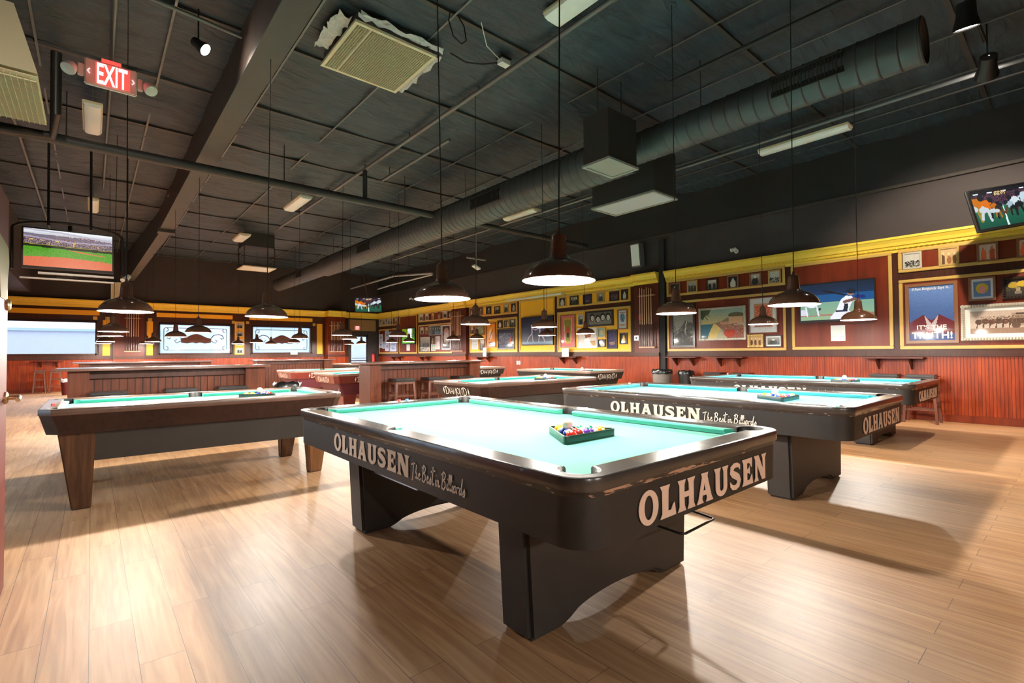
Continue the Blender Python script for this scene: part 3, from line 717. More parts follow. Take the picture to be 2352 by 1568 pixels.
# spiral duct in three diameters
def ribbed(m, x, z, y0, y1, r):
    n = int((y1-y0)/.16); P = []
    for k in range(n+1):
        y = y0+(y1-y0)*k/n
        for a, rr in ((-.012, r), (0, r+.008), (.012, r)):
            P.append((rr, y+a))
    m.lathe(P, (x, 0, z), 32, ax=Vector((0, 1, 0)))
d = empty('air_duct', (6.0, 12, 4.15), label='long round grey spiral air duct hung under the ceiling down the whole hall', cat='duct')
def local(ob, par): ob.parent = par; ob.matrix_parent_inverse = Matrix.Translation(-Vector(par.location)); return ob
DP = []
for y0, y1, r in ((.95, 4.3, .215), (4.3, 16.6, .31), (16.6, 22.2, .25)):
    m_ = MB(); ribbed(m_, 6.0, 4.15, y0, y1, r)
    local(m_.build('duct_section', 'duct_metal', smooth=30), d)
m_ = MB(); m_.lathe([(.001, .05), (.19, .05), (.21, .02), (.22, 0), (.215, -.02)], (6.0, .97, 4.15), 32, ax=Vector((0, 1, 0))); local(m_.build('end_cap', 'duct_metal', smooth=30), d)
m_ = MB(); m_.lathe([(.001, -.02), (.25, 0), (.25, -.03)], (6.0, 22.2, 4.15), 32, ax=Vector((0, 1, 0))); local(m_.build('end_cap', 'duct_metal', smooth=30), d)
m_ = MB(); m_.lathe([(.315, -.03), (.22, .0)], (6.0, 4.3, 4.15), 32, ax=Vector((0, 1, 0))); local(m_.build('reducer', 'duct_metal'), d)
for y0, y1, r in ((1.55, 2.25, .215), (7.0, 7.9, .31), (12.6, 13.4, .31), (18.5, 19.1, .25)):
    m_ = MB(); z0, z1 = 4.15-.10, 4.15+.10; x = 6.0-math.sqrt(r*r-.01)-.02
    m_.box(x, x+.06, y0, y1, z0, z1); g_ = local(m_.build('duct_grille', 'duct_inner'), d)
    s_ = MB(); n = int((y1-y0)/.035)
    for k in range(n): yy = y0+(k+.5)*(y1-y0)/n; s_.box(x-.006, x, yy-.004, yy+.004, z0+.01, z1-.01)
    s_.box(x-.008, x, y0, y1, z0-.012, z0); s_.box(x-.008, x, y0, y1, z1, z1+.012)
    local(s_.build('grille_slats', 'box_dark'), g_)
for y in (3.2, 8.5, 12, 16, 20): local(MB().tube([(6.0, y, 4.4), (6.0, y, ZC)], .006, 6).build('hanger_rod', 'pipe_dark'), d)
# plenum boxes either side of the duct
def plenum(x0, x1, y0, y1, z0, top, label, gril='lens_white', frame='cream_metal', group=None):
    o = MB().box(x0, x1, y0, y1, z0+.03, top).build('return_air_box', 'box_dark'); tag(o, label, 'air vent', group)
    f = MB()
    for a in ((x0-.02, x1+.02, y0-.02, y0+.02), (x0-.02, x1+.02, y1-.02, y1+.02), (x0-.02, x0+.02, y0+.02, y1-.02), (x1-.02, x1+.02, y0+.02, y1-.02)): f.box(a[0], a[1], a[2], a[3], z0, z0+.03)
    f.build('vent_frame', frame, o)
    MB().box(x0+.02, x1-.02, y0+.02, y1-.02, z0+.012, z0+.02).build('vent_panel', gril, o)
    if top > 4.1:
        for xx in (x0+.05, x1-.05): MB().tube([(xx, (y0+y1)/2, top-.02), (xx, (y0+y1)/2, 4.99)], .01, 6).build('hanger_rod', 'pipe_dark', o)
    return o
plenum(5.05, 5.66, 3.96, 4.38, 3.70, 4.38, 'dark box with a pale square vent hanging on the near side of the duct', 'vent_dim', 'vent_dim')
plenum(6.65, 7.3, 4.35, 5.58, 3.70, 4.45, 'dark box with a long pale vent hanging on the far side of the duct', 'vent_mid', 'vent_dim')
pb = plenum(3.48, 4.38, 16.55, 17.4, 3.9, 4.0, 'pale vent panel hung on rods below a dark box near the window wall')
MB().box(3.50, 4.36, 16.6, 17.4, 4.55, 5.02).build('upper_box', 'box_dark', pb)
for x in (3.5, 4.36):
    for y in (16.6, 17.38): MB().box(x-.015, x+.015, y-.015, y+.015, 4.0, 4.56).build('hanger_rod', 'pipe_dark', pb)
# eggcrate ceiling diffuser with torn insulation
def eggcrate(m, x0, x1, y0, y1, z, s=.028):
    n = int((x1-x0)/s)
    for k in range(1, n): x = x0+(x1-x0)*k/n; m.box(x-.0015, x+.0015, y0, y1, z, z+.02)
    n = int((y1-y0)/s)
    for k in range(1, n): y = y0+(y1-y0)*k/n; m.box(x0, x1, y-.0015, y+.0015, z, z+.02)
z = 4.86
o = MB().box(2.20, 3.18, 5.17, 6.20, z+.03, ZC).build('ceiling_diffuser', 'grey_panel'); tag(o, 'square pale eggcrate air vent in the ceiling with torn white insulation around it', 'air vent')
f = MB()
for a in ((2.17, 3.21, 5.14, 5.18), (2.17, 3.21, 6.19, 6.23), (2.17, 2.21, 5.18, 6.19), (3.17, 3.21, 5.18, 6.19), (2.36, 2.38, 5.18, 6.19)): f.box(a[0], a[1], a[2], a[3], z, z+.03)
f.build('vent_frame', 'cream_metal', o)
f = MB(); eggcrate(f, 2.21, 3.17, 5.18, 6.19, z); f.build('vent_grid', 'cream_metal', o)
for x0, x1, y0, y1 in ((3.22, 3.33, 5.2, 6.25), (1.99, 2.16, 5.2, 5.95), (2.2, 3.25, 5.04, 5.13)):
    f = MB(); n = 14
    for i in range(n+1):
        for j in range(5):
            e = random.uniform(-.04, .04)
            f.v.append((x0+(x1-x0)*(j/4 if x1-x0 < y1-y0 else i/n)+e*.6, y0+(y1-y0)*(i/n if x1-x0 < y1-y0 else j/4)+e*.6, z+.06+random.uniform(-.025, .03)))
    f.f = [(i*5+j, (i+1)*5+j, (i+1)*5+j+1, i*5+j+1) for i in range(n) for j in range(4)]; f.mi = [0]*len(f.f)
    f.build('torn_insulation', 'insulation', o, smooth=60)
# flared box diffuser at the top left
zz = 4.0
o = MB().hexa([(-1.56, 6.67, zz), (-.43, 6.67, zz), (-.43, 8.0, zz), (-1.56, 8.0, zz)], [(-1.56, 7.43, ZC), (-.68, 7.43, ZC), (-.68, 7.9, ZC), (-1.56, 7.9, ZC)]).build('box_diffuser', 'cream_metal')
tag(o, 'large cream flared air diffuser box hanging at the top left corner, lit from the front', 'air vent')
f = MB(); f.box(-1.56, -.43, 6.67, 8.0, zz-.035, zz-.03)
f.build('diffuser_back', 'cream_metal', o)
f = MB(); eggcrate(f, -1.55, -.44, 6.70, 7.98, zz-.06, .045); f.build('vent_grid', 'cream_metal', o)
# fluorescent fixtures
FL = [(3.85, 2.55, 3.78, .29, 4.86, 'long white ceiling light nearest the camera, left of the duct'), (8.8, 2.28, 3.62, .24, 4.6, 'white ceiling light right of the duct, nearest the photo wall'),
      (3.52, 10.95, 12.2, .27, 4.6, 'white ceiling light beyond the main pipe, above the counters'), (8.1, 8.5, 9.65, .28, 4.6, 'white ceiling light beside the main pipe, right of the duct'),
      (3.3, 15.5, 16.5, .3, 4.6, 'small white ceiling light left of the far hanging vent box'), (7.52, 13.85, 14.92, .24, 4.6, 'thin white ceiling light just right of the far end of the duct'),
      (-.02, 8.75, 9.86, .22, 4.62, 'pale ceiling light below the nearest exit sign'), (0, 14.0, 15.2, .19, 4.6, 'small pale ceiling light above the left screen')]
for x, y0, y1, w, z, lab in FL:
    e = empty('ceiling_light', (x, (y0+y1)/2, z), label=lab, cat='ceiling light', group='fluorescent ceiling lights'); L = (y1-y0)/2
    MB().box(-w/2, w/2, -L, L, .03, .07).build('fixture_body', 'cream_metal', e, bevel=.006)
    pr = [(-w/2+.01, .03), (-w/2+.02, .005), (-w/4, -.012), (w/4, -.012), (w/2-.02, .005), (w/2-.01, .03)]
    MB().prism(pr, lambda u, v: (u, -L+.01, v), lambda u, v: (u, L-.01, v)).build('diffuser_lens', 'lens_white', e, smooth=40)
    for s_ in (-1, 1): MB().tube([(0, s_*L*.7, .06), (0, s_*L*.7, ZC-z)], .006, 6).build('hanger_rod', 'pipe_grey', e)
tl = empty('tube_light', (10.45, 11.2, 2.93), label='slim white tube light fixed in front of the cornice above the wrestling screen', cat='tube light')
MB().box(-.05, .05, -1.25, 1.25, -.03, .02).build('fixture_body', 'white_plastic', tl, bevel=.005)
for s_ in (-1.0, 1.0): MB().box(0, .42, s_-.015, s_+.015, .0, .02).build('bracket', 'steel', tl)
# track spots
jb = empty('junction_box', (3.96, 4.75, 4.90), label='small white junction box beside the long grey ceiling pipe, with loose cables', cat='junction box')
MB().box(-.07, .07, -.05, .05, -.03, .03).build('box_body', 'white_plastic', jb, bevel=.004); MB().box(-.08, .08, -.06, .06, .03, .06).build('box_cover', 'black_metal', jb)
MB().tube([(-.07, 0, .02), (-.35, -.1, .03), (-.62, -.35, .07)], .006, 6).build('white_cable', 'white_plastic', jb, smooth=60)
MB().tube([(-.05, .04, 0), (-.22, .16, -.03), (-.40, .26, -.03), (-.60, .32, .04)], .011, 6).build('black_cable', 'cord_black', jb, smooth=60)
pipe('hanging_cable', [(2.95, 4.45, 4.95), (2.90, 4.40, 4.80), (2.93, 4.36, 4.62), (3.02, 4.34, 4.56), (3.10, 4.36, 4.64), (3.10, 4.40, 4.82), (3.05, 4.45, 4.95)], .007, 'cord_black', 'loop of black cable dangling from the ceiling above the left big lamp', 'cable')
def spot(loc, aim, lit, label, grp='track spotlights', col='black_metal', w=None, r=.055, L=.16, neck=(0, 0, .45), cone=75):
    e = empty('track_spotlight', loc, label=label, cat='spotlight', group=grp); a = (Vector(aim)-Vector(loc)).normalized()
    m_ = MB(); m_.lathe([(.012, -L), (r*.7, -L+.01), (r*.75, -L*.5), (r, -.02), (r, .0), (r-.006, 0), (r*.8, -.03)], (0, 0, 0), 20, ax=a); m_.build('lamp_can', col, e, smooth=40)
    d_ = MB(); d_.lathe([(.001, -.012), (r*.86, -.012)], (0, 0, 0), 20, ax=a); d_.build('lamp_face', 'track_glow' if lit else 'lens_white', e)
    back = -a*L*.6; top = Vector((back.x, back.y, neck[2])) if neck[:2] == (0, 0) else Vector(neck)
    MB().tube([back, top], .008, 6).build('stem', 'black_metal', e)
    if lit:
        ld = bpy.data.lights.new('spot', 'SPOT'); ld.energy = w or TRACK_W; ld.color = (1, .84, .66); ld.spot_size = R(cone); ld.spot_blend = .6; ld.shadow_soft_size = .04
        lo = bpy.data.objects.new('spot_light', ld); COL.objects.link(lo); lo.parent = e; lo.location = a*.02; lo.rotation_euler = (-a).to_track_quat('Z', 'Y').to_euler()
    return e
spot((.92, 6.2, 4.55), (1.35, 5.9, 4.15), True, 'lit black spotlight beside the girder, top left', w=12, r=.07)
spot((6.85, .74, 4.52), (7.3, .8, 3.2), True, 'lit black spotlight at the top right, upper of the pair', r=.11, L=.26, w=120, neck=(0, 0, .44))
spot((7.95, .70, 4.40), (10.9, 1.3, 2.3), True, 'lit black spotlight at the top right, lower of the pair', r=.11, L=.26, w=175, cone=76, neck=(0, 0, .56))
spot((-1.15, 9.9, 2.75), (-.6, 9.4, 2.2), False, 'unlit pale floodlight beside the open door at the left', col='grey_panel', r=.09, L=.2, neck=(-.38, 0, .6))
spot((.42, 11.2, 2.55), (.0, 10.8, 2.0), False, 'unlit pale spotlight right of the left screen', col='white_plastic', neck=(0, 0, 2.42))
pipe('light_track', [(.0, 5.95, 4.78), (1.25, 6.1, 4.78)], .02, 'pipe_grey', 'pale metal light track in front of the girder', 'track')
pipe('light_track', [(6.8, -.6, 4.93), (6.85, .74, 4.92), (8.15, .72, 4.92)], .02, 'black_metal', 'black light track carrying the pair of lit spotlights', 'track')
spot((-.35, 3.4, 4.6), (-1.0, 6.95, 4.45), True, 'black spotlight added to light the cream diffuser box, unseen above the view', w=55, cone=60)  # unseen spotlight, added to brighten the front of the diffuser box
# strut rails near the far corner
o = pipe('strut_rail', [(9.3, 22.6, 4.30), (9.5, 18.6, 4.42), (9.5, 15.6, 4.15)], .04, 'aluminium', 'bright bent metal rail hanging before the far corner', 'rail', hang=[(9.5, 18.6, 4.4), (9.5, 16, 4.2)])
o = pipe('strut_rail', [(9.2, 19.5, 3.95), (8.9, 17.5, 3.9), (8.9, 14.6, 3.92)], .03, 'aluminium', 'dull metal rail hanging below the bent rail near the far corner', 'rail', hang=[(8.9, 17.4, 3.9)])
fl_ = empty('floodlight', (9.0, 12.2, 3.85), label='small floodlight with a pale face hanging beyond the second large lamp', cat='floodlight')
MB().box(-.12, .12, -.09, .09, -.03, .03, rot=Matrix.Rotation(R(25), 3, 'Y')).build('flood_body', 'lens_white', fl_, bevel=.01)
MB().tube([(0, 0, 0), (0, 0, 1.12)], .012, 6).build('stem', 'aluminium', fl_); MB().box(-.35, .35, -.03, .03, .24, .28).build('arm', 'aluminium', fl_)

# ================================================================== pool tables
def rrect(W, L, r, n=8):
    P = []
    for cx, cy, a in ((W-r, L-r, 0), (-W+r, L-r, 90), (-W+r, -L+r, 180), (W-r, -L+r, 270)):
        P += [(cx+r*math.cos(R(a+90*i/n)), cy+r*math.sin(R(a+90*i/n))) for i in range(n+1)]
    return P
def inner_outline(A, B, rc=.070, rs_=.062):
    """rail opening with pocket cut-outs, counter-clockwise"""
    P = []; q = math.asin(.005/rc); e = .005
    d0 = math.sqrt(rc*rc-e*e)
    ex = math.acos(-.012/rs_)
    def corner(cx, cy, a0):
        P.extend([(cx+rc*math.cos(R(a)), cy+rc*math.sin(R(a))) for a in np.linspace(a0, a0+270, 22)])
    # corner circle leaves x=A going up, comes back on y=B
    corner(A-e, B-e, -90+4); corner(-A+e, B-e, 0+4)
    sx = A+.012; P.extend([(-sx+rs_*math.cos(R(a)), rs_*math.sin(R(a))) for a in np.linspace(78, 282, 16)])
    corner(-A+e, -B+e, 90+4); corner(A-e, -B+e, 180+4)
    P.extend([(sx+rs_*math.cos(R(a)), rs_*math.sin(R(a))) for a in np.linspace(-102, 102, 16)])
    return P
def bed_outline(A, B, r=.075, o=.012):
    P = []
    for (sx, sy, a0) in ((1, 1, 270), (-1, 1, 0), (-1, -1, 90), (1, -1, 180)):
        cx, cy = sx*(A+o), sy*(B+o)
        a = np.linspace(a0, a0-90, 8)
        P += [(cx+r*math.cos(R(t)), cy+r*math.sin(R(t))) for t in a]
    return P
def flat_part(name, loops, z, ext, mat, parent, bevel=0):
    vs, fs = curve_mesh(loops, ext/2, bevel); m_ = MB(); m_.add([(v.x, v.y, v.z+z) for v in vs], fs)
    return m_.build(name, mat, parent, smooth=35)
def table_common(t, W, L, rail, style):
    """bed, rails, cushions and pockets; W, L = outer half sizes"""
    A, B = (W-.12, L-.12) if W > .7 else (W-.12, L-.105)
    nose = .05
    flat_part('bed_cloth', [bed_outline(A, B)], .745, .03, style['felt'], t)
    outer = style['outer'](W, L)
    cap = flat_part('rail_cap', [outer, inner_outline(A, B)], .782, .036, rail, t, .008)
    # cushions: six lengths with mitred ends, cross-section from rail to nose
    prof = [(0, .796), (.045, .795), (.05, .787), (.038, .764), (0, .762)]
    def cushion(axis, fixed, sgn, a0, a1, m0, m1):
        """runs from a0 to a1 along axis at rail line fixed*sgn; m0/m1 mitre per unit depth"""
        m_ = MB(); V0 = []; V1 = []
        for d, z in prof:
            for VV, a, mm in ((V0, a0, m0), (V1, a1, m1)):
                q = a+mm*d
                VV.append((sgn*(fixed-d), q, z) if axis == 'y' else (q, sgn*(fixed-d), z))
        m_.add(V0+V1, [tuple(range(5)), tuple(range(9, 4, -1))]+[(k, (k+1) % 5, 5+(k+1) % 5, 5+k) for k in range(5)])
        m_.build('cushion', style['felt'], t, smooth=50)
    for s in (1, -1):
        cushion('y', A, s, .062, B-.078, .25, -1.0); cushion('y', A, s, -B+.078, -.062, 1.0, -.25)
        cushion('x', B, s, -A+.078, A-.078, 1.0, -1.0)
    # pockets
    pk = [(s*(A-.005), q*(B-.005), math.degrees(math.atan2(q, s)), .070) for s in (1, -1) for q in (1, -1)]+[(s*(A+.012), 0, 0 if s > 0 else 180, .062) for s in (1, -1)]
    for cx, cy, ad, r in pk:
        m_ = MB(); n = 16; sp = 132 if r > .065 else 100; o = 0
        aa = [R(ad-sp+2*sp*i/n) for i in range(n+1)]
        for i, a in enumerate(aa):
            for rr, z in ((r+.004, .803), (r-.004, .806), (r-.008, .800), (r-.006, .66)): m_.v.append((cx+rr*math.cos(a), cy+rr*math.sin(a), z))
        for i in range(n):
            for k in range(3): m_.f.append((i*4+k, (i+1)*4+k, (i+1)*4+k+1, i*4+k+1)); m_.mi.append(0)
        m_.disc((cx, cy, .70), r-.006, 20, 0)
        p = m_.build('pocket', 'rubber', t, smooth=50)
        m_ = MB().tube([(cx+(r+.001)*math.cos(a), cy+(r+.001)*math.sin(a), .803) for a in aa], .0045, 8); m_.build('pocket_rim', style.get('rim', 'black_plastic'), p, smooth=60)
    # sight dots on the rails
    m_ = MB()
    for s in (1, -1):
        for k in range(-3, 4):
            if k: m_.disc((s*(A+.07), k*B/4, .8012), .006, 10)
        for k in (-1, 0, 1): m_.disc((k*A/2, s*(B+.055), .8012), .006, 10)
    m_.build('rail_sights', 'letter_white', t)
    return A, B
def shell(poly_top, poly_bot, z1, z0, mats, name, parent, smooth=35, lid=False):
    m_ = MB(); n = len(poly_top)
    m_.v = [(x, y, z1) for x, y in poly_top]+[(x, y, z0) for x, y in poly_bot]
    m_.f = [(k, n+k, n+(k+1) % n, (k+1) % n) for k in range(n)]+[tuple(range(2*n-1, n-1, -1))]+([tuple(range(n))] if lid else []); m_.mi = [0]*len(m_.f)
    return m_.build(name, mats, parent, smooth=smooth)
def lettering(t, vf, org, ux, uy, un, mat, name='lettering'):
    vs, fs = vf; m_ = MB(); m_.add(place(vs, org, ux, uy, un), fs); return m_.build(name, mat, t)
WORD_SIDE = slab_word('OLHAUSEN', .110, .99); WORD_END = slab_word('OLHAUSEN', .125, 1.08)
TAG_SIDE = script_word('The Best in Billiards', .075, .46, .10); DIAM = fancy_word(.110, .66)
def big_table(x, y, cloth, label, worn_look=True):
    W, L = .802, 1.438
    t = empty('pool_table', (x, y, 0), label=label, cat='pool table'); t.scale = (1, 1, .9875)
    st = {'felt': cloth, 'outer': lambda W, L: rrect(W, L, .12), 'rim': 'rail_casting'}
    A, B = table_common(t, W, L, 'rail_black', st)
    # corner castings
    for sx in (1, -1):
        for sy in (1, -1):
            q = [(a, b_) for a, b_ in rrect(W-.002, L-.002, .118) if a*sx > W-.30 and b_*sy > L-.30 and (a*sx > W-.16 or b_*sy > L-.16)]
            q = sorted(q, key=lambda p: math.atan2((p[1]*sy-(L-.2)), (p[0]*sx-(W-.2))))
            out = [(sx*(W-.002), sy*(L-.26))]+q+[(sx*(W-.26), sy*(L-.002))]
            inn = [(sx*(A+.004), sy*(L-.26))]+[(sx*(A-.005+.074*math.cos(R(a_))), sy*(B-.005+.074*math.sin(R(a_)))) for a_ in np.linspace(-62, 152, 14)]+[(sx*(W-.26), sy*(B+.004))]
            n1, n2 = len(out), len(inn); m_ = MB(); zt = .8009
            K = 20
            def samp(P, u):
                f_ = u*(len(P)-1); i_ = min(int(f_), len(P)-2); f_ -= i_; return (P[i_][0]*(1-f_)+P[i_+1][0]*f_, P[i_][1]*(1-f_)+P[i_+1][1]*f_)
            for k in range(K+1):
                a_, b_ = samp(out, k/K), samp(inn, k/K); m_.v += [(a_[0], a_[1], zt), (b_[0], b_[1], zt)]
            m_.f = [((2*k, 2*k+2, 2*k+3, 2*k+1) if sx*sy > 0 else (2*k+1, 2*k+3, 2*k+2, 2*k)) for k in range(K)]; m_.mi = [0]*K
            m_.build('corner_casting', 'rail_casting', t)
    pt = rrect(W-.004, L-.004, .12)
    sh = shell(pt, rrect(W-.010, L-.010, .12), .768, .738, ['rail_edge_worn', 'rail_edge_end'], 'rail_edge', t)
    for p_ in sh.data.polygons:
        if abs(p_.normal.y) > .8: p_.material_index = 1
    shell(rrect(W-.012, L-.012, .12), rrect(W-.016, L-.016, .12), .738, .56, 'laminate_black', 'apron', t)
    for s in (1, -1):
        # pedestal with an arched foot, slightly tapered
        poly = [(-.60, 0), (-.63, .56), (.63, .56), (.60, 0)]+[(.46*math.cos(R(a)), .11*math.sin(R(a))) for a in range(0, 181, 12)]
        poly = poly[::-1]; y0, y1 = s*.80-.10, s*.80+.10
        if s < 0: y0, y1 = -.97, -.77
        else: y0, y1 = .68, .88
        bb = bmesh_prism_arch(poly, y0, y1); bb.build('pedestal', 'laminate_grey', t, bevel=.02)
    MB().box(-.45, .45, -.75, .70, .50, .565).build('cross_beam', 'laminate_black', t)
    MB().tube([(-.52, .72, .41), (-.52, .10, .41)], .006, 8).build('bridge_stick', 'aluminium', t)
    xs = -(W-.012)-.002; ye = -(L-.012)-.002
    lettering(t, WORD_SIDE, (xs, .69, .603), (0, -1, 0), (0, 0, 1), (-1, 0, 0), 'letter_cream')
    lettering(t, TAG_SIDE, (xs-.001, -.32, .612), (0, -1, 0), (0, 0, 1), (-1, 0, 0), 'letter_white', 'tagline')
    lettering(t, WORD_END, (-.49, ye, .582), (1, 0, 0), (0, 0, 1), (0, -1, 0), 'letter_tan')
    return t
def bmesh_prism_arch(poly, y0, y1):
    """strip-built arch: outer trapezoid minus arch, triangulated into quads"""
    m_ = MB(); N = 24; xs = [-.60+1.2*i/N for i in range(N+1)]
    def low(x): return .075*math.sqrt(max(0, 1-(x/.36)**2)) if abs(x) < .36 else 0
    top = [(x*1.05, .56) for x in xs]; bot = [(x, low(x)) for x in xs]
    for yy in (y0, y1):
        m_.v += [(a, yy, z) for a, z in top]+[(a, yy, z) for a, z in bot]
    n = N+1
    for i in range(N):
        m_.f.append((i, n+i, n+i+1, i+1)); m_.f.append((2*n+i, 2*n+i+1, 3*n+i+1, 3*n+i))
        m_.f.append((n+i, 3*n+i, 3*n+i+1, n+i+1)); m_.f.append((i, i+1, 2*n+i+1, 2*n+i))
    m_.f.append((0, 2*n, 3*n, n)); m_.f.append((N, n+N, 3*n+N, 2*n+N)); m_.mi = [0]*len(m_.f)
    return m_
def chamf(W, L, c=.075): return [(W, L-c), (W-c, L), (-W+c, L), (-W, L-c), (-W, -L+c), (-W+c, -L), (W-c, -L), (W, -L+c)]
def small_table(x, y, rz, label, look):
    W, L = .651, 1.165
    t = empty('pool_table', (x, y, 0), rz, label=label, cat='pool table')
    st = {'felt': look['felt'], 'outer': lambda W, L: chamf(W, L)}
    A, B = table_common(t, W, L, look['rail'], st)
    dp = .16
    shell(chamf(W-.004, L-.004), chamf(W-.045, L-.045, .08), .766, .766-dp, look['apron'], 'apron', t, smooth=20)
    shell(chamf(W-.09, L-.12, .03), chamf(W-.12, L-.22, .03), .607, .37, look['body'], 'cabinet', t, smooth=20)
    if look['legs'] == 'taper':
        for sx in (1, -1):
            for sy in (1, -1):
                def sq(cx, cy, hx, hy, z): return [(cx-hx, cy-hy, z), (cx+hx, cy-hy, z), (cx+hx, cy+hy, z), (cx-hx, cy+hy, z)]
                mt_ = 'leg_oak' if not (sx < 0 and sy < 0) else 'leg_oak_lit'  # lamp light painted into one leg as a paler copy of the oak
                l_ = MB().hexa(sq(sx*.50, sy*.91, .055, .060, 0), sq(sx*.47, sy*.94, .095, .115, .61)).build('leg', mt_, t, bevel=.008)
                MB().box(sx*.50-.05, sx*.50+.05, sy*.91-.055, sy*.91+.055, 0, .012).build('foot_pad', 'rubber', l_)
    else:
        for sy in (1, -1):
            l_ = MB().hexa([(-.44, sy*.78-.11, 0), (.44, sy*.78-.11, 0), (.44, sy*.78+.11, 0), (-.44, sy*.78+.11, 0)], [(-.52, sy*.78-.16, .607), (.52, sy*.78-.16, .607), (.52, sy*.78+.16, .607), (-.52, sy*.78+.16, .607)]).build('pedestal', look['leg'], t, bevel=.01)
        if look.get('box'):
            b_ = MB().box(-.47, -.42, .78, 1.0, .34, .60).build('ball_return_door', 'grey_panel', t)
            MB().box(-.50, -.46, .84, .87, .42, .50).build('slot', 'rubber', b_); MB().box(-.50, -.46, .90, .93, .42, .50).build('slot', 'rubber', b_)
            MB().box(-.30, .20, .955, .975, .40, .58).build('coin_panel', 'grey_panel', t)
    th = math.atan2(.041, dp); un = (0, math.cos(th), -math.sin(th))
    if look['logo']:
        for s in (1, -1):
            lettering(t, DIAM, (.33*s, s*(L-.020-.004), .628), (-s, 0, 0), (0, s*math.sin(th), math.cos(th)), (0, s*math.cos(th), -math.sin(th)), 'letter_white', 'logo')
    if look.get('sidelogo'):
        lettering(t, DIAM, (-(W-.012)-.004, .75, .63), (0, -1, 0), (-math.sin(th), .0, math.cos(th)), (-1, 0, 0), 'letter_white', 'logo')
    return t
CL = {'dark': dict(felt='felt_green', rail='rail_brown', apron='dark_walnut', body='laminate_black', legs='taper', logo=False),
      'logo': dict(felt='felt_teal', rail='rail_brown', apron='dark_walnut', body='laminate_black', legs='ped', leg='laminate_black', logo=True),
      'black': dict(felt='felt_teal', rail='rail_pale', apron='laminate_black', body='laminate_black', legs='ped', leg='laminate_black', logo=True),
      'red': dict(felt='felt_teal', rail='rail_pale', apron='red_walnut', body='red_panel', legs='ped', leg='red_walnut', logo=True, sidelogo=True, box=True)}
T1, T3, T5 = (1.990, 2.490), (4.880, 2.53), (8.08, 2.76)
T1_OBJ = big_table(*T1, 'felt_green', 'large black pool table with cream lettering nearest the camera, green cloth and chipped rails')
big_table(*T3, 'felt_cyan', 'black lettered pool table right behind the nearest one, with turquoise cloth')
big_table(*T5, 'felt_cyan', 'black lettered pool table farthest right, closest to the photo wall with stools behind it')
TL, D1, T7 = (.856, 5.754), (5.032, 5.75), (8.486, 7.911)
small_table(*TL, R(90), 'dark wooden pool table on four tapered oak legs at the left', CL['dark'])
small_table(*D1, R(90), 'dark brown pool table with a cream logo on its end, behind the nearest table', CL['logo'])
small_table(*T7, 0, 'black pool table with a logo on its end, standing below the dark blue wall screen', CL['black'])
small_table(8.45, 12.05, 0, 'black pool table with a logo on its end, half hidden behind the right counter', CL['black'])
small_table(8.45, 20.1, 0, 'far black pool table standing in front of the glass exit door', CL['black'])
small_table(4.86, 10.45, R(90), 'dark red pool table seen in the gap between the two counters, the nearer of two', CL['red'])
small_table(4.84, 13.2, R(90), 'dark red pool table seen between the counters, the farther of two', CL['red'])

# ------------------------------------------------------------------ balls
BC = [('yellow', (.85, .55, .03)), ('blue', (.03, .07, .42)), ('red', (.70, .03, .02)), ('purple', (.12, .04, .32)), ('orange', (.85, .28, .03)), ('green', (.01, .25, .12)), ('maroon', (.28, .02, .02)), ('black', (.01, .01, .01))]
simple('ball_ivory', (.86, .80, .68), .08, coat=.8); simple('cue_ivory', (.86, .74, .58), .08, coat=.8)
for n, c_ in BC: simple('ball_'+n, c_, .08, coat=.8)
BR = .0286
def ball_mesh(name, kind):
    m_ = MB(); m_.sphere((0, 0, 0), BR, 24); o = m_.build('pool_ball', ['cue_ivory'] if kind is None else ['ball_'+name, 'ball_ivory'], smooth=180)
    if kind is not None:
        for p_ in o.data.polygons:
            c_ = p_.center.normalized(); w = c_.z > .93 if kind == 'solid' else (abs(c_.y) > .62 or c_.z > .96)
            p_.material_index = 1 if w else 0
    me = o.data; bpy.data.objects.remove(o); return me
BM = {('cue', None): ball_mesh('cue', None)}
for n, _ in BC: BM[(n, 'solid')] = ball_mesh(n, 'solid')
for n, _ in BC[:7]: BM[(n, 'striped')] = ball_mesh(n, 'striped')
ORDER = [[('red', 'solid'), ('maroon', 'striped'), ('purple', 'solid'), ('purple', 'striped'), ('orange', 'solid')],
         [('blue', 'striped'), ('red', 'striped'), ('orange', 'striped'), ('green', 'striped')],
         [('blue', 'solid'), ('black', 'solid'), ('green', 'solid')], [('yellow', 'striped'), ('maroon', 'solid')], [('yellow', 'solid')]]
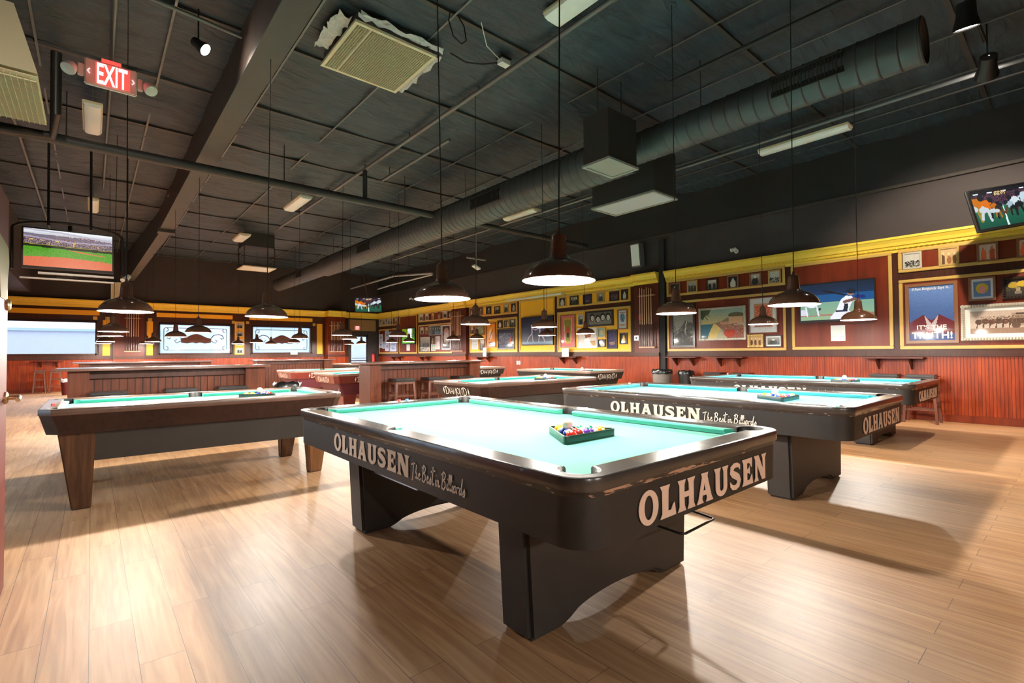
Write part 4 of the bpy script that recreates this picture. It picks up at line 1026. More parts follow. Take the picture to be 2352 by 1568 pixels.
def rack(tc, rz, where, y0=-.82, cue=True, frame='rack_black', count=5, dx=0):
    zo = .0094 if abs(rz) < .1 and tc[0] != T7[0] else 0
    """15 balls in a triangle; rows step towards +y of the table"""
    M = Matrix.Translation((tc[0], tc[1], 0)) @ Matrix.Rotation(rz, 4, 'Z'); rot = random.Random(int(tc[0]*100))
    for r_ in range(5):
        n = 5-r_
        for k in range(n):
            col, kd = ORDER[r_][k]; x = dx+(k-(n-1)/2)*.0574-.0*r_; y = y0+r_*.0497
            o = bpy.data.objects.new('pool_ball', BM[(col, kd)]); COL.objects.link(o); o.location = M @ Vector((x, y, .7605-zo+BR))
            o.rotation_euler = (rot.uniform(-.9, .9), rot.uniform(-.9, .9), rot.uniform(0, 6)) if col != 'orange' or kd != 'solid' else (R(60), 0, rz+R(-15))
            tag(o, '%s %s ball racked in the triangle on %s' % (kd, col, where), 'ball', 'balls racked on '+where)
    if cue:
        o = bpy.data.objects.new('cue_ball', BM[('cue', None)]); COL.objects.link(o); o.location = M @ Vector((dx-.0574, y0+.0497*2-.017, .7605-zo+BR+.0480))
        tag(o, 'ivory cue ball on top of the racked balls on '+where, 'ball')
    # triangle
    a = .0574*2+BR+.030; yb = y0-BR-.006; yt = y0+4*.0497
    C3 = [(-a-.022, yb), (a+.022, yb), (0, yt+.075)]; cen = (0, (yb*2+yt+.075)/3)
    def rounded(P, r):
        O = []
        for i in range(3):
            p, q, n_ = Vector(P[i]), Vector(P[i-1]), Vector(P[(i+1) % 3]); u = (q-p).normalized(); w = (n_-p).normalized()
            for t in np.linspace(0, 1, 7):
                A_, B_ = p+u*r, p+w*r; O.append(tuple((1-t)**2*A_+2*t*(1-t)*p+t*t*B_))
        return O
    inn = rounded(C3, .034)
    sc = 1.075; out = rounded([(cen[0]+(x-cen[0])*sc, cen[1]+(y-cen[1])*sc) for x, y in C3], .045)
    vs, fs = curve_mesh([out, inn], .019, .0015); m_ = MB(); m_.add([M @ Vector((v.x+dx, v.y, v.z+.7815-zo)) for v in vs], fs)
    tag(m_.build('ball_rack', frame, smooth=40), 'dark plastic triangle rack around the balls on '+where, 'rack')
rack(T1, 0, 'the nearest pool table', -.76, frame='rack_green')
rack(T3, 0, 'the second black table', -.72)
rack(T5, 0, 'the rightmost black table', -.62)
rack(TL, R(90), 'the oak-legged table', -.58)
rack(D1, R(90), 'the brown logo table', -.62)
rack(T7, 0, 'the table below the blue screen', -.56)
for x, y, where in ((5.55, 13.25, 'the farther dark red table'),):
    for dx, dy, c_ in ((0, 0, ('cue', None)), (.05, .03, ('red', 'solid')), (-.055, .02, ('yellow', 'solid'))):
        o = bpy.data.objects.new('pool_ball', BM[c_]); COL.objects.link(o); o.location = (x+dx, y+dy, .7605+BR)
        tag(o, '%s ball lying loose on %s' % ('ivory cue' if c_[0] == 'cue' else c_[0], where), 'ball')
def chalk(x, y, mat, label):
    o = MB().box(-.011, .011, -.011, .011, 0, .021).build('chalk_cube', mat, bevel=.0015); o.location = (x, y, .8012-(.0095 if 'nearest' in label or 'black table' in label else 0)); o.rotation_euler = (0, 0, .4); tag(o, label, 'chalk')
chalk(2.02, 3.87, 'chalk_red', 'red chalk cube on the far rail of the nearest table, left one'); chalk(2.10, 3.88, 'chalk_blue', 'blue chalk cube on the far rail of the nearest table, right one')
chalk(5.25, 3.83, 'chalk_pink', 'pink chalk cube on the far rail of the second black table'); chalk(8.5, 4.12, 'chalk_pink', 'pink chalk cube on the far rail of the rightmost black table')
chalk(-.24, 5.55, 'chalk_red', 'red chalk cube on the left end rail of the oak-legged table'); chalk(3.93, 5.75, 'chalk_red', 'red chalk cube on the logo end rail of the brown table')
chalk(8.2, 9.02, 'chalk_red', 'red chalk cube on the far rail of the table below the blue screen')
o = MB().tube([(2.49, 1.50, .56), (2.49, 1.50, .36), (2.49, 1.46, .35), (2.455, 1.285, .35), (2.44, 1.27, .35), (2.15, 1.26, .35), (2.13, 1.28, .35), (2.15, 1.46, .35), (2.15, 1.50, .36), (2.15, 1.50, .56)], .006, 8).build('bridge_hook', 'black_metal', smooth=60)
o.parent = T1_OBJ; o.location = (-T1[0], -T1[1], 0)

# ------------------------------------------------------------------ pendant lamps
def make_lamp():
    e = empty('pendant_lamp')
    prof = [(.2105, 0), (.211, .006), (.206, .018), (.193, .048), (.168, .078), (.130, .104), (.088, .120), (.060, .132), (.050, .150), (.046, .20), (.042, .258), (.030, .272), (.012, .282), (.010, .305)]
    MB().lathe(prof, n=40).build('lamp_shade', 'shade_brown', e, smooth=60)
    ins = [(.209, .001), (.2035, .018), (.190, .046), (.165, .075), (.127, .100), (.085, .116), (.05, .12), (.001, .12)]
    MB().lathe(ins, n=40).build('shade_lining', 'shade_lining', e, smooth=60)
    MB().lathe([(.001, .030), (.02, .034), (.034, .05), (.036, .064), (.030, .085), (.018, .105), (.018, .125)], n=20).build('bulb', 'bulb_glow', e, smooth=60)
    MB().tube([(0, 0, .30), (0, 0, ZC-1.62)], .0045, 6).build('cord', 'cord_black', e)
    MB().lathe([(.05, ZC-1.66), (.05, ZC-1.63), (.02, ZC-1.61)], n=12).build('ceiling_cup', 'box_dark', e)
    return e
proto = make_lamp()
LAMPS = [(2.04, 1.97, 'over the nearest table, the big bright one'), (2.02, 3.17, 'over the nearest table, left and farther of its pair'),
 (4.83, 1.72, 'over the second black table, right of the pair'), (4.83, 2.90, 'over the second black table, left of the pair'),
 (8.02, 2.04, 'over the rightmost table, in front of the baseball batter screen'), (7.96, 3.28, 'over the rightmost table, left of the pair, before the orange drawing'),
 (.24, 5.80, 'over the oak-legged table, large one at the far left'), (1.44, 5.78, 'over the oak-legged table, the one before the etched window'),
 (4.19, 5.71, 'over the brown logo table, left of the pair'), (5.62, 5.76, 'over the brown logo table, in front of the blue screen'),
 (8.40, 7.29, 'beside the photo wall, before the pink poster panel'), (8.44, 8.56, 'beside the photo wall, just under the one before the blue screen'),
 (.275, 10.7, 'second from the front in the left column beside the left window'), (1.47, 10.5, 'before the first etched window, larger of the two there'),
 (.29, 13.2, 'third down in the left column beside the left window'), (1.42, 13.2, 'before the first etched window, smaller of the two there'),
 (.30, 18.3, 'near the bottom of the left column, small'), (1.39, 18.1, 'small one just left of the first etched window'),
 (.29, 21.2, 'lowest of the left column beside the left window'), (1.46, 21.4, 'tiny one lowest before the left cue rack pillar'),
 (4.16, 10.6, 'before the second etched window, larger one at its right'), (5.46, 10.5, 'beyond the counters, larger one before the far photos'),
 (4.08, 13.2, 'before the right end of the second etched window'), (5.44, 13.3, 'before the far cue rack pillar, below the larger one'),
 (4.24, 18.25, 'second smallest before the etched second window'), (5.46, 18.3, 'small one at the right of the second etched window'),
 (4.17, 20.7, 'small one before the narrow strip of photos'), (5.34, 20.8, 'small one centred under the second etched window sign'),
 (8.45, 11.45, 'beside the photo wall, before the far yellow panel'), (8.45, 12.67, 'beside the photo wall, before the far wall cue rack'),
 (8.45, 15.45, 'before the small green screen, right one'), (8.45, 16.75, 'before the far maroon photo panel'),
 (.35, -2.0, 'added for fill light near the front wall, left one, unseen'), (2.2, -2.2, 'added for fill light near the front wall, right one, unseen'),  # unseen pair added behind the camera to light the near table end
 (8.45, 19.45, 'small one before the exit door, right of two'), (8.45, 20.7, 'small one before the exit door, left of two')]
rl = random.Random(2)
for i, (x, y, lab) in enumerate(LAMPS):
    o = proto if i == 0 else copy_tree(proto)
    o.location = (x, y, 1.62); o.rotation_euler = (R(rl.uniform(-.6, .6)), R(rl.uniform(-.6, .6)), 0)
    tag(o, 'brown metal pendant lamp '+lab, 'pendant lamp', 'pendant lamps over the pool tables')
    ld = bpy.data.lights.new('lamp', 'POINT'); ld.energy = LAMP_W*(.30 if y < 0 else 1); ld.color = LAMP_COL; ld.shadow_soft_size = .03
    lo = bpy.data.objects.new('lamp_light', ld); COL.objects.link(lo); lo.parent = o; lo.location = (0, 0, .012)

# ------------------------------------------------------------------ counters and stools
def counter(x0, x1, y0, label, z=1.055, dep=.70):
    e = empty('counter', (x0, y0, 0), label=label, cat='counter'); L = x1-x0
    MB().box(0, L, 0, dep, z-.035, z).build('counter_top', 'counter_top', e, bevel=.008)
    MB().box(.12, .33, .12, dep-.10, 0, z-.035).build('end_post', 'counter_wood', e, bevel=.004)
    MB().box(L-.33, L-.06, .12, dep-.10, 0, z-.035).build('end_post', 'counter_wood', e, bevel=.004)
    MB().box(.33, L-.33, .26, dep-.24, 0, z-.14).build('beadboard_panel', 'counter_bead', e)
    MB().box(.33, L-.33, .20, dep-.18, z-.14, z-.035).build('header_rail', 'stile_wood', e)
    MB().box(.33, L-.33, .24, .26, 0, .10).build('kick_board', 'counter_wood', e)
    return e
counter(-.35, 2.11, 8.2, 'long beadboard counter behind the oak-legged table, at the left')
counter(3.66, 6.28, 8.2, 'beadboard counter behind the brown logo table, right of the gap')
counter(-.36, 2.6, 15.8, 'farther beadboard counter seen just above the left counter')
counter(3.60, 6.0, 15.8, 'farther beadboard counter behind the two dark red tables')
def stool(x, y, label, seat='black_vinyl', w=.40, z=.76, rz=0):
    e = empty('bar_stool', (x, y, 0), rz, label=label, cat='stool'); h_ = w/2
    MB().box(-h_, h_, -.17, .17, z-.06, z).build('seat', seat, e, bevel=.022)
    MB().box(-h_+.02, h_-.02, -.15, .15, z-.10, z-.062).build('seat_frame', 'stool_wood', e)
    for sx in (1, -1):
        for sy in (1, -1):
            a, b_ = sx*(h_-.04), sy*.125; a2, b2 = sx*(h_+.005), sy*.165
            MB().hexa([(a2-.018, b2-.018, 0), (a2+.018, b2-.018, 0), (a2+.018, b2+.018, 0), (a2-.018, b2+.018, 0)], [(a-.02, b_-.02, z-.10), (a+.02, b_-.02, z-.10), (a+.02, b_+.02, z-.10), (a-.02, b_+.02, z-.10)]).build('leg', 'stool_wood', e)
    for zz_ in (.22, .45):
        f = (z-.10-zz_)/(z-.10); a = h_-.04+.045*f; b_ = .125+.04*f
        for sy in (1, -1): MB().box(-a, a, sy*b_-.009, sy*b_+.009, zz_-.015, zz_+.015).build('rung', 'stool_wood', e)
        for sx in (1, -1): MB().box(sx*a-.009, sx*a+.009, -b_, b_, zz_+.04, zz_+.07).build('rung', 'stool_wood', e)
    return e
for x, lab in ((.17, 'left of three at the left counter'), (.93, 'middle of three at the left counter'), (1.55, 'right of three at the left counter')):
    stool(x, 8.12, 'wooden bar stool with a black cushioned seat, '+lab)
for x, lab in ((4.28, 'left of three at the right counter'), (4.95, 'middle of three at the right counter'), (5.62, 'right of three at the right counter')):
    stool(x, 8.10, 'wooden bar stool with a black seat, '+lab, w=.42)
stool(-1.29, 22.3, 'brown wooden bar stool under the left window, left of two', 'stool_wood', .30)
stool(-.90, 22.3, 'brown wooden bar stool under the left window, right of two', 'stool_wood', .30)
for y, lab in ((2.28, 'left of two behind the rightmost pool table'), (1.80, 'right of two behind the rightmost pool table')):
    stool(10.45, y, 'wooden stool with black seat, '+lab, rz=R(90), w=.42, z=.79)
for y, lab in ((5.35, 'left of two by the black trash can'), (4.75, 'right of two by the black trash can')):
    stool(10.45, y, 'wooden stool with black seat, '+lab, rz=R(90), w=.42, z=.74)
# wall shelves on triangular brackets
def wshelf(y0, y1, label, x=XR-.025, z=1.075):
    e = empty('wall_shelf', (x, (y0+y1)/2, z), label=label, cat='shelf', group='small drink shelves on the walls'); L = (y0-y1)/2
    MB().box(-.26, 0, -L, L, -.025, 0).build('shelf_board', 'pilaster_wood', e, bevel=.005)
    for s in (-.55*L, .55*L):
        MB().prism([(0, -.026), (-.22, -.026), (-.20, -.05), (-.02, -.20), (0, -.22)], lambda u, v: (u, s-.015, v), lambda u, v: (u, s+.015, v)).build('bracket', 'stile_wood', e)
for y0, y1, lab in ((2.66, 1.80, 'dark wooden wall shelf behind the rightmost table'), (5.58, 4.82, 'dark wooden wall shelf under the gold-framed sepia picture'), (6.70, 5.90, 'dark wooden wall shelf above the trash can'),
                    (10.5, 9.6, 'dark wooden wall shelf holding a white card, under the pink poster'), (14.7, 13.75, 'dark wooden wall shelf holding a tall card, under the far yellow panel'),
                    (18.8, 17.95, 'dark wooden wall shelf under the large far photo'), (21.5, 20.4, 'dark wooden wall shelf under the pale posters at the far corner')):
    wshelf(y0, y1, lab)
ws = empty('wall_shelf', (-1.1, YB-.05, 1.06), label='dark wooden wall shelf below the left window', cat='shelf')
MB().box(-.36, .36, -.26, 0, -.025, 0).build('shelf_board', 'pilaster_wood', ws)
for s in (-.2, .2): MB().prism([(0, -.026), (-.22, -.026), (0, -.22)], lambda u, v: (s-.015, u, v), lambda u, v: (s+.015, u, v)).build('bracket', 'stile_wood', ws)
# bins
def bin_(x, y, z, mat, bag, label, r=.19):
    e = empty('trash_can', (x, y, 0), label=label, cat='trash can')
    MB().lathe([(.001, .0), (r*.8, 0), (r, z-.08), (r+.012, z-.07), (r+.012, z-.05)], n=24).build('can_body', mat, e, smooth=40)
    m_ = MB(); n = 24; P = []
    for k, (rr, zz_) in enumerate(((r+.016, z-.12), (r+.02, z-.045), (r, z-.02), (r*.8, z-.06), (r*.6, z-.16))):
        for j in range(n): a = 2*PI*j/n; q = 1+.05*math.sin(5*a+k)+.03*math.sin(11*a+2*k); m_.v.append((rr*q*math.cos(a), rr*q*math.sin(a), zz_+.012*math.sin(7*a+k)))
    m_.f = [(k*n+j, k*n+(j+1) % n, (k+1)*n+(j+1) % n, (k+1)*n+j) for k in range(4) for j in range(n)]+[tuple(4*n+j for j in range(n))]; m_.mi = [0]*len(m_.f)
    m_.build('bin_liner', bag, e, smooth=60)
bin_(10.35, 6.62, .80, 'bin_grey', 'bag_black', 'grey trash can with a black liner against the photo wall, beside the black pillar', .22)
bin_(10.5, 6.08, .78, 'black_plastic', 'bag_black', 'black trash can standing right of the grey one at the photo wall', .16)
bin_(2.42, 8.45, .78, 'black_plastic', 'bag_black', 'black trash can with a shiny black liner at the right end of the left counter')
bin_(-.60, 20.8, .52, 'bin_maroon', 'bag_white', 'dark red bin with a white liner left of the left counter', .13)
# cue racks and cues
def cue_rack(org, u, n_, wid, z0, z1, label, where, seedv):
    """org on wall; u = unit along wall, n_ = unit out of the wall"""
    o3 = Vector((*org, 0)); U = Vector((*u, 0)); Nn = Vector((*n_, 0))
    e = empty('cue_rack', o3, label=label, cat='cue rack')
    for z, nm in ((z1-.16, 'top_clip_bar'), (z0+.02, 'bottom_rest')):
        m_ = MB(); P = [(U*a+Nn*b_) for a, b_ in ((-wid/2-.04, .0), (wid/2+.04, .0), (wid/2+.04, .07), (-wid/2-.04, .07))]
        m_.hexa([(p.x, p.y, z-.02) for p in P], [(p.x, p.y, z+.012) for p in P]); m_.build(nm, 'cue_holder', e, bevel=.008)
    nn = seedv
    for k in range(nn):
        a = -wid/2+wid*(k+.5)/nn; p = o3+U*a+Nn*.10; dz = .02*((k*7) % 3)
        c = empty('pool_cue', (p.x, p.y, z0+.035), label='light wooden pool cue with dark butt in the cue rack '+where, cat='pool cue', group='cues in the rack '+where)
        H = z1-z0-dz
        MB().tube([(0, 0, 0), (0, 0, H*.38)], [.0145, .012], 10).build('butt', 'cue_dark', c, smooth=60)
        MB().tube([(0, 0, H*.38), (0, 0, H)], [.012, .0065], 10).build('shaft', 'cue_light', c, smooth=60)
cue_rack((XR-.125, 7.27), (0, -1), (-1, 0), .40, 1.30, 2.80, 'wooden cue rack holding six cues on the pillar between yellow and maroon panels', 'by the black pillar', 6)
cue_rack((XR-.125, 15.85), (0, -1), (-1, 0), .75, 1.27, 2.80, 'wooden cue rack on the farther pillar of the photo wall', 'on the farther wall pillar', 8)
cue_rack((1.13, YB-.165), (1, 0), (0, -1), .40, 1.35, 2.75, 'wooden cue rack on the pillar between the left window and first etched window', 'on the window wall pillar', 6)
cue_rack((8.6, YB-.455), (1, 0), (0, -1), .62, 1.30, 2.68, 'wooden cue rack on the maroon pillar beside the exit door', 'beside the exit door', 9)

# ================================================================== pictures on the photo wall (y_left, y_right, z_low, z_high)
def framed(x, y0, y1, z0, z1, cv, label, frame='dark_frame', fw_=.022, mat=0, dep=.03, cat='framed picture', group=None, rope=False, gloss=True):
    e = empty('framed_picture', (x, (y0+y1)/2, (z0+z1)/2), label=label, cat=cat, group=group); W, H = (y0-y1)/2, (z1-z0)/2
    f = MB()
    for a in ((-W, W, -H, -H+fw_), (-W, W, H-fw_, H), (-W, -W+fw_, -H+fw_, H-fw_), (W-fw_, W, -H+fw_, H-fw_)): f.box(-dep, 0, a[0], a[1], a[2], a[3])
    f.box(-.006, 0, -W+.004, W-.004, -H+.004, H-.004)
    if rope:
        n = int(W*2/.035); m_ = int(H*2/.035)
        for s in (-1, 1):
            for k in range(n): f.sphere((-dep-.002, -W+(k+.5)*2*W/n, s*(H-fw_/2)), fw_*.52, 6)
            for k in range(m_): f.sphere((-dep-.002, s*(W-fw_/2), -H+(k+.5)*2*H/m_), fw_*.52, 6)
    f.build('frame', frame, e)
    a, b_ = W-fw_, H-fw_
    if mat: MB().box(-.012, -.007, -a, a, -b_, b_).build('mat_board', 'mat_white', e); a -= mat; b_ -= mat
    canvas_obj(cv, 'print', 'picture_print', e, lambda u, v: (-.014, a-2*a*u, -b_+2*b_*v))
    return e
def paint(kind, seed, w, h):
    r = random.Random(seed); g = lambda v: (v, v*.98, v*.93)
    if kind == 'bw':
        c = Cv(w, h, g(r.uniform(.45, .8)), seed).grad(g(r.uniform(.2, .45)), g(r.uniform(.6, .9)))
        people(c, r.choice([1, 1, 2, 3]), g(.85), g(.18), 0, .9)
    elif kind == 'bwdark':
        c = Cv(w, h, g(.12), seed); people(c, r.choice([1, 2]), g(.8), g(.6), 0, .9)
    elif kind == 'crowd':
        c = Cv(w, h, g(.78), seed).speck(.0, .45, [g(.1), g(.3), g(.6)], .8).speck(.3, .5, [g(.1)], .3)
    elif kind == 'sepia':
        c = Cv(w, h, (.8, .66, .45), seed); people(c, 3, (.9, .78, .6), (.42, .26, .13), 0, .85)
    elif kind == 'pinup':
        c = Cv(w, h, (.85, .75, .68), seed); people(c, 2, (.82, .5, .35), (.72, .32, .18), 0, .95)
    elif kind == 'orange':
        c = Cv(w, h, (.93, .52, .12), seed).rect(.12, .88, .12, .9, (.95, .60, .18)).ell(.45, .55, .2, .25, (.98, .85, .5)).rect(.2, .8, .14, .2, (.5, .15, .1)).line(.3, .3, .7, .75, .04, (.8, .25, .1))
    elif kind == 'darkcity':
        c = Cv(w, h, (.16, .12, .20), seed).speck(.25, .8, [(.35, .22, .28), (.6, .5, .45), (.2, .15, .25)], .5).rect(.74, .82, .25, .6, (.8, .35, .2)).rect(.1, .9, .08, .14, (.35, .32, .4))
    elif kind == 'pink':
        c = Cv(w, h, (.85, .42, .42), seed).poly([(.18, .92), (.82, .92), (.68, .1), (.32, .1)], (.75, .62, .16)).poly([(.25, .86), (.75, .86), (.64, .18), (.36, .18)], (.55, .5, .15)).ell(.5, .5, .11, .16, (.8, .25, .1)).rect(.42, .58, .28, .44, (.25, .12, .08)).line(.3, .12, .22, .9, .012, (.95, .9, .85)).line(.7, .12, .78, .9, .012, (.95, .9, .85))
    elif kind == 'quartet':
        c = Cv(w, h, g(.35), seed)
        for x, yy in ((.22, .55), (.45, .42), (.64, .55), (.85, .52)): c.ell(x, yy-.3, .13, .35, g(.5)).ell(x, yy+.06, .10, .33, g(.06)).ell(x+.01, yy, .065, .22, g(.82)).ell(x-.015, yy+.04, .012, .03, g(.15)).ell(x+.035, yy+.04, .012, .03, g(.15)).rect(x-.015, x+.03, yy-.13, yy-.10, g(.3))
    elif kind == 'blues':
        c = Cv(w, h, (.75, .78, .80), seed).ell(.5, .6, .3, .25, (.35, .5, .6)).rect(.2, .8, .12, .22, (.8, .45, .2)).line(.3, .8, .6, .35, .03, (.2, .25, .3)).rect(.15, .85, .86, .92, (.7, .35, .25))
    elif kind == 'brown':
        c = Cv(w, h, (.88, .84, .80), seed).poly([(.35, 1), (.75, 1), (.7, .55), (.4, .5)], (.62, .38, .25)).rect(.1, .3, .75, .95, (.75, .7, .65)).speck(.05, .45, [(.8, .75, .72), (.9, .88, .85)], .5).rect(.65, .95, .1, .35, (.7, .55, .35))
    elif kind == 'sea':
        c = Cv(w, h, (.55, .68, .66), seed).ell(.5, .5, .3, .3, (.8, .78, .6)).line(.2, .3, .8, .7, .04, (.75, .65, .4))
    elif kind == 'purple':
        c = Cv(w, h, (.17, .13, .27), seed).rect(.12, .88, .1, .9, (.20, .16, .33)).ell(.5, .25, .3, .1, (.5, .4, .35)).line(.2, .3, .75, .35, .02, (.7, .5, .5)).speck(.45, .85, [(.3, .25, .4)], .3)
    elif kind == 'amber':
        c = Cv(w, h, (.12, .07, .05), seed).ell(.5, .3, .3, .35, (.75, .55, .2)).ell(.5, .62, .16, .2, (.9, .7, .35)).ell(.5, .78, .18, .1, (.7, .45, .1))
    elif kind == 'green':
        c = Cv(w, h, (.55, .62, .48), seed).speck(.1, .9, [(.8, .8, .7), (.45, .4, .35), (.35, .45, .3)], .6).rect(0, 1, 0, .15, (.4, .5, .3))
    elif kind == 'letter':
        c = Cv(w, h, (.80, .82, .86), seed)
        for k in range(9): c.rect(.15, .85-.2*r.random(), .12+k*.085, .14+k*.085, (.6, .63, .7))
    elif kind == 'pale':
        c = Cv(w, h, (.78, .80, .92), seed).grad((.84, .86, .96), (.66, .72, .85)); c.rect(.15, .85, .75, .85, (.5, .52, .7)).rect(.2, .8, .15, .25, (.55, .55, .75)).line(.25, .35, .7, .6, .05, (.6, .62, .8))
    elif kind == 'tallfig':
        c = Cv(w, h, (.25, .2, .2), seed).ell(.5, .72, .32, .2, (.7, .55, .5)).ell(.5, .45, .35, .25, (.75, .7, .66)).speck(.05, .3, [(.3, .25, .28), (.6, .55, .55)], .7)
    elif kind == 'rooftop':
        c = Cv(w, h, g(.75), seed).grad(g(.3), g(.85), .35, 1).rect(0, 1, .3, .36, g(.3))
        for k in range(6): c.ell(.3+.1*k, .42, .035, .2, g(.12)); c.ell(.3+.1*k, .64, .02, .04, g(.6))
        c.speck(0, .28, [g(.2), g(.5)], .5)
    elif kind == 'wideband':
        c = Cv(w, h, (.28, .34, .38), seed); people(c, 5, (.75, .8, .85), (.4, .48, .52), 0, .9)
    elif kind == 'redwhite':
        c = Cv(w, h, (.82, .80, .82), seed).speck(.15, .9, [(.6, .3, .3), (.85, .8, .8)], .6).ell(.5, .45, .2, .15, (.9, .9, .9))
    elif kind == 'harbour':
        c = Cv(w, h, g(.60), seed).poly([(0, .0), (1, .0), (1, .55), (.6, .62), (.3, .4), (0, .35)], g(.38)).poly([(0, .2), (.6, .45), (1, .2), (1, 0), (0, 0)], g(.25)).speck(.1, .5, [g(.55), g(.3)], .25).line(.6, .35, .66, .58, .02, g(.85))
    elif kind == 'coast':
        c = Cv(w, h, (.74, .72, .60), seed).grad((.82, .74, .50), (.52, .66, .64), .5, 1)
        c.poly([(0, .5), (.3, .5), (.2, .2), (.16, 0), (0, 0)], (.20, .42, .50)).poly([(.3, .5), (.2, .2), (.16, 0), (.36, 0), (.5, .45)], (.86, .76, .45))
        c.poly([(.25, .5), (.48, .58), (.66, .72), (1, .85), (1, .5), (.6, .42), (.35, .5)], (.55, .48, .38)).ell(.82, .78, .17, .09, (.36, .36, .24)).rect(.66, .98, .48, .72, (.84, .66, .50)).rect(.45, .66, .46, .56, (.80, .60, .48))
        c.poly([(.36, .5), (.62, .46), (1, .42), (1, 0), (.62, .0), (.5, .3)], (.62, .42, .34)).speck(.12, .5, [(.8, .7, .6), (.35, .25, .3), (.72, .35, .28)], .25, .5, 1).ell(.68, .16, .13, .13, (.80, .27, .16)).speck(.02, .3, [(.85, .25, .15), (.4, .25, .25)], .3, .58, 1)
        c.poly([(0, 1), (.24, 1), (.2, .86), (.1, .8), (.05, .66), (0, .7)], (.24, .30, .18)).line(.0, .9, .22, .78, .008, (.2, .25, .15)).line(.02, .95, .16, .66, .008, (.2, .25, .15))
    elif kind == 'drawing':
        c = Cv(w, h, (.86, .86, .86), seed).rect(.14, .86, .16, .84, (.80, .58, .48)).rect(.2, .8, .45, .78, (.85, .40, .26)).speck(.3, .7, [(.9, .75, .65), (.6, .35, .3)], .35, .2, .8).rect(.2, .8, .18, .28, (.55, .42, .40))
    elif kind == 'bluebust':
        c = Cv(w, h, (.30, .42, .68), seed).grad((.22, .33, .58), (.42, .56, .82), .2, 1)
        c.poly([(0, .12), (0, .33), (.32, .47), (.5, .36), (.68, .47), (1, .33), (1, .12)], (.42, .07, .12)).poly([(.34, .47), (.5, .30), (.66, .47), (.58, .2), (.42, .2)], (.80, .72, .74)).rect(0, 1, 0, .12, (.25, .33, .55))
    elif kind == 'bluehead':
        c = Cv(w, h, (.86, .86, .9), seed).rect(.10, .90, .12, .88, (.40, .52, .72)).ell(.5, .52, .28, .26, (.85, .72, .15)).ell(.5, .46, .15, .19, (.88, .60, .62))
    elif kind == 'flowers':
        c = Cv(w, h, (.13, .09, .07), seed).ell(.3, .66, .22, .2, (.70, .58, .12)).ell(.68, .72, .24, .18, (.80, .66, .10)).ell(.5, .4, .1, .16, (.62, .55, .42)).rect(.35, .65, .12, .3, (.5, .45, .38)).speck(.3, .6, [(.35, .33, .1)], .2)
    elif kind == 'coach':
        c = Cv(w, h, (.80, .72, .66), seed).rect(.0, 1, 0, .24, (.62, .50, .42)).rect(.55, .98, .32, .86, (.68, .58, .50)).rect(.62, .72, .42, .6, (.35, .27, .22)).rect(.84, .95, .3, .7, (.36, .28, .22)).rect(.6, .98, .80, .86, (.3, .22, .18))
        for k in range(6): c.ell(.12+.085*k, .52+.02*(k % 2), .05, .12, (.36+.04*(k % 3), .26, .2)); c.line(.10+.085*k, .5, .09+.085*k, .26, .009, (.3, .22, .18))
        c.rect(.52, .80, .42, .62, (.38, .28, .22)).ell(.60, .34, .06, .12, (.4, .3, .24)).ell(.76, .34, .06, .12, (.4, .3, .24)).speck(.5, .75, [(.3, .22, .18), (.55, .45, .38)], .4, .15, .7)
    else: c = Cv(w, h, g(.5), seed)
    return c.noise(.05)
XPW = XR-.031
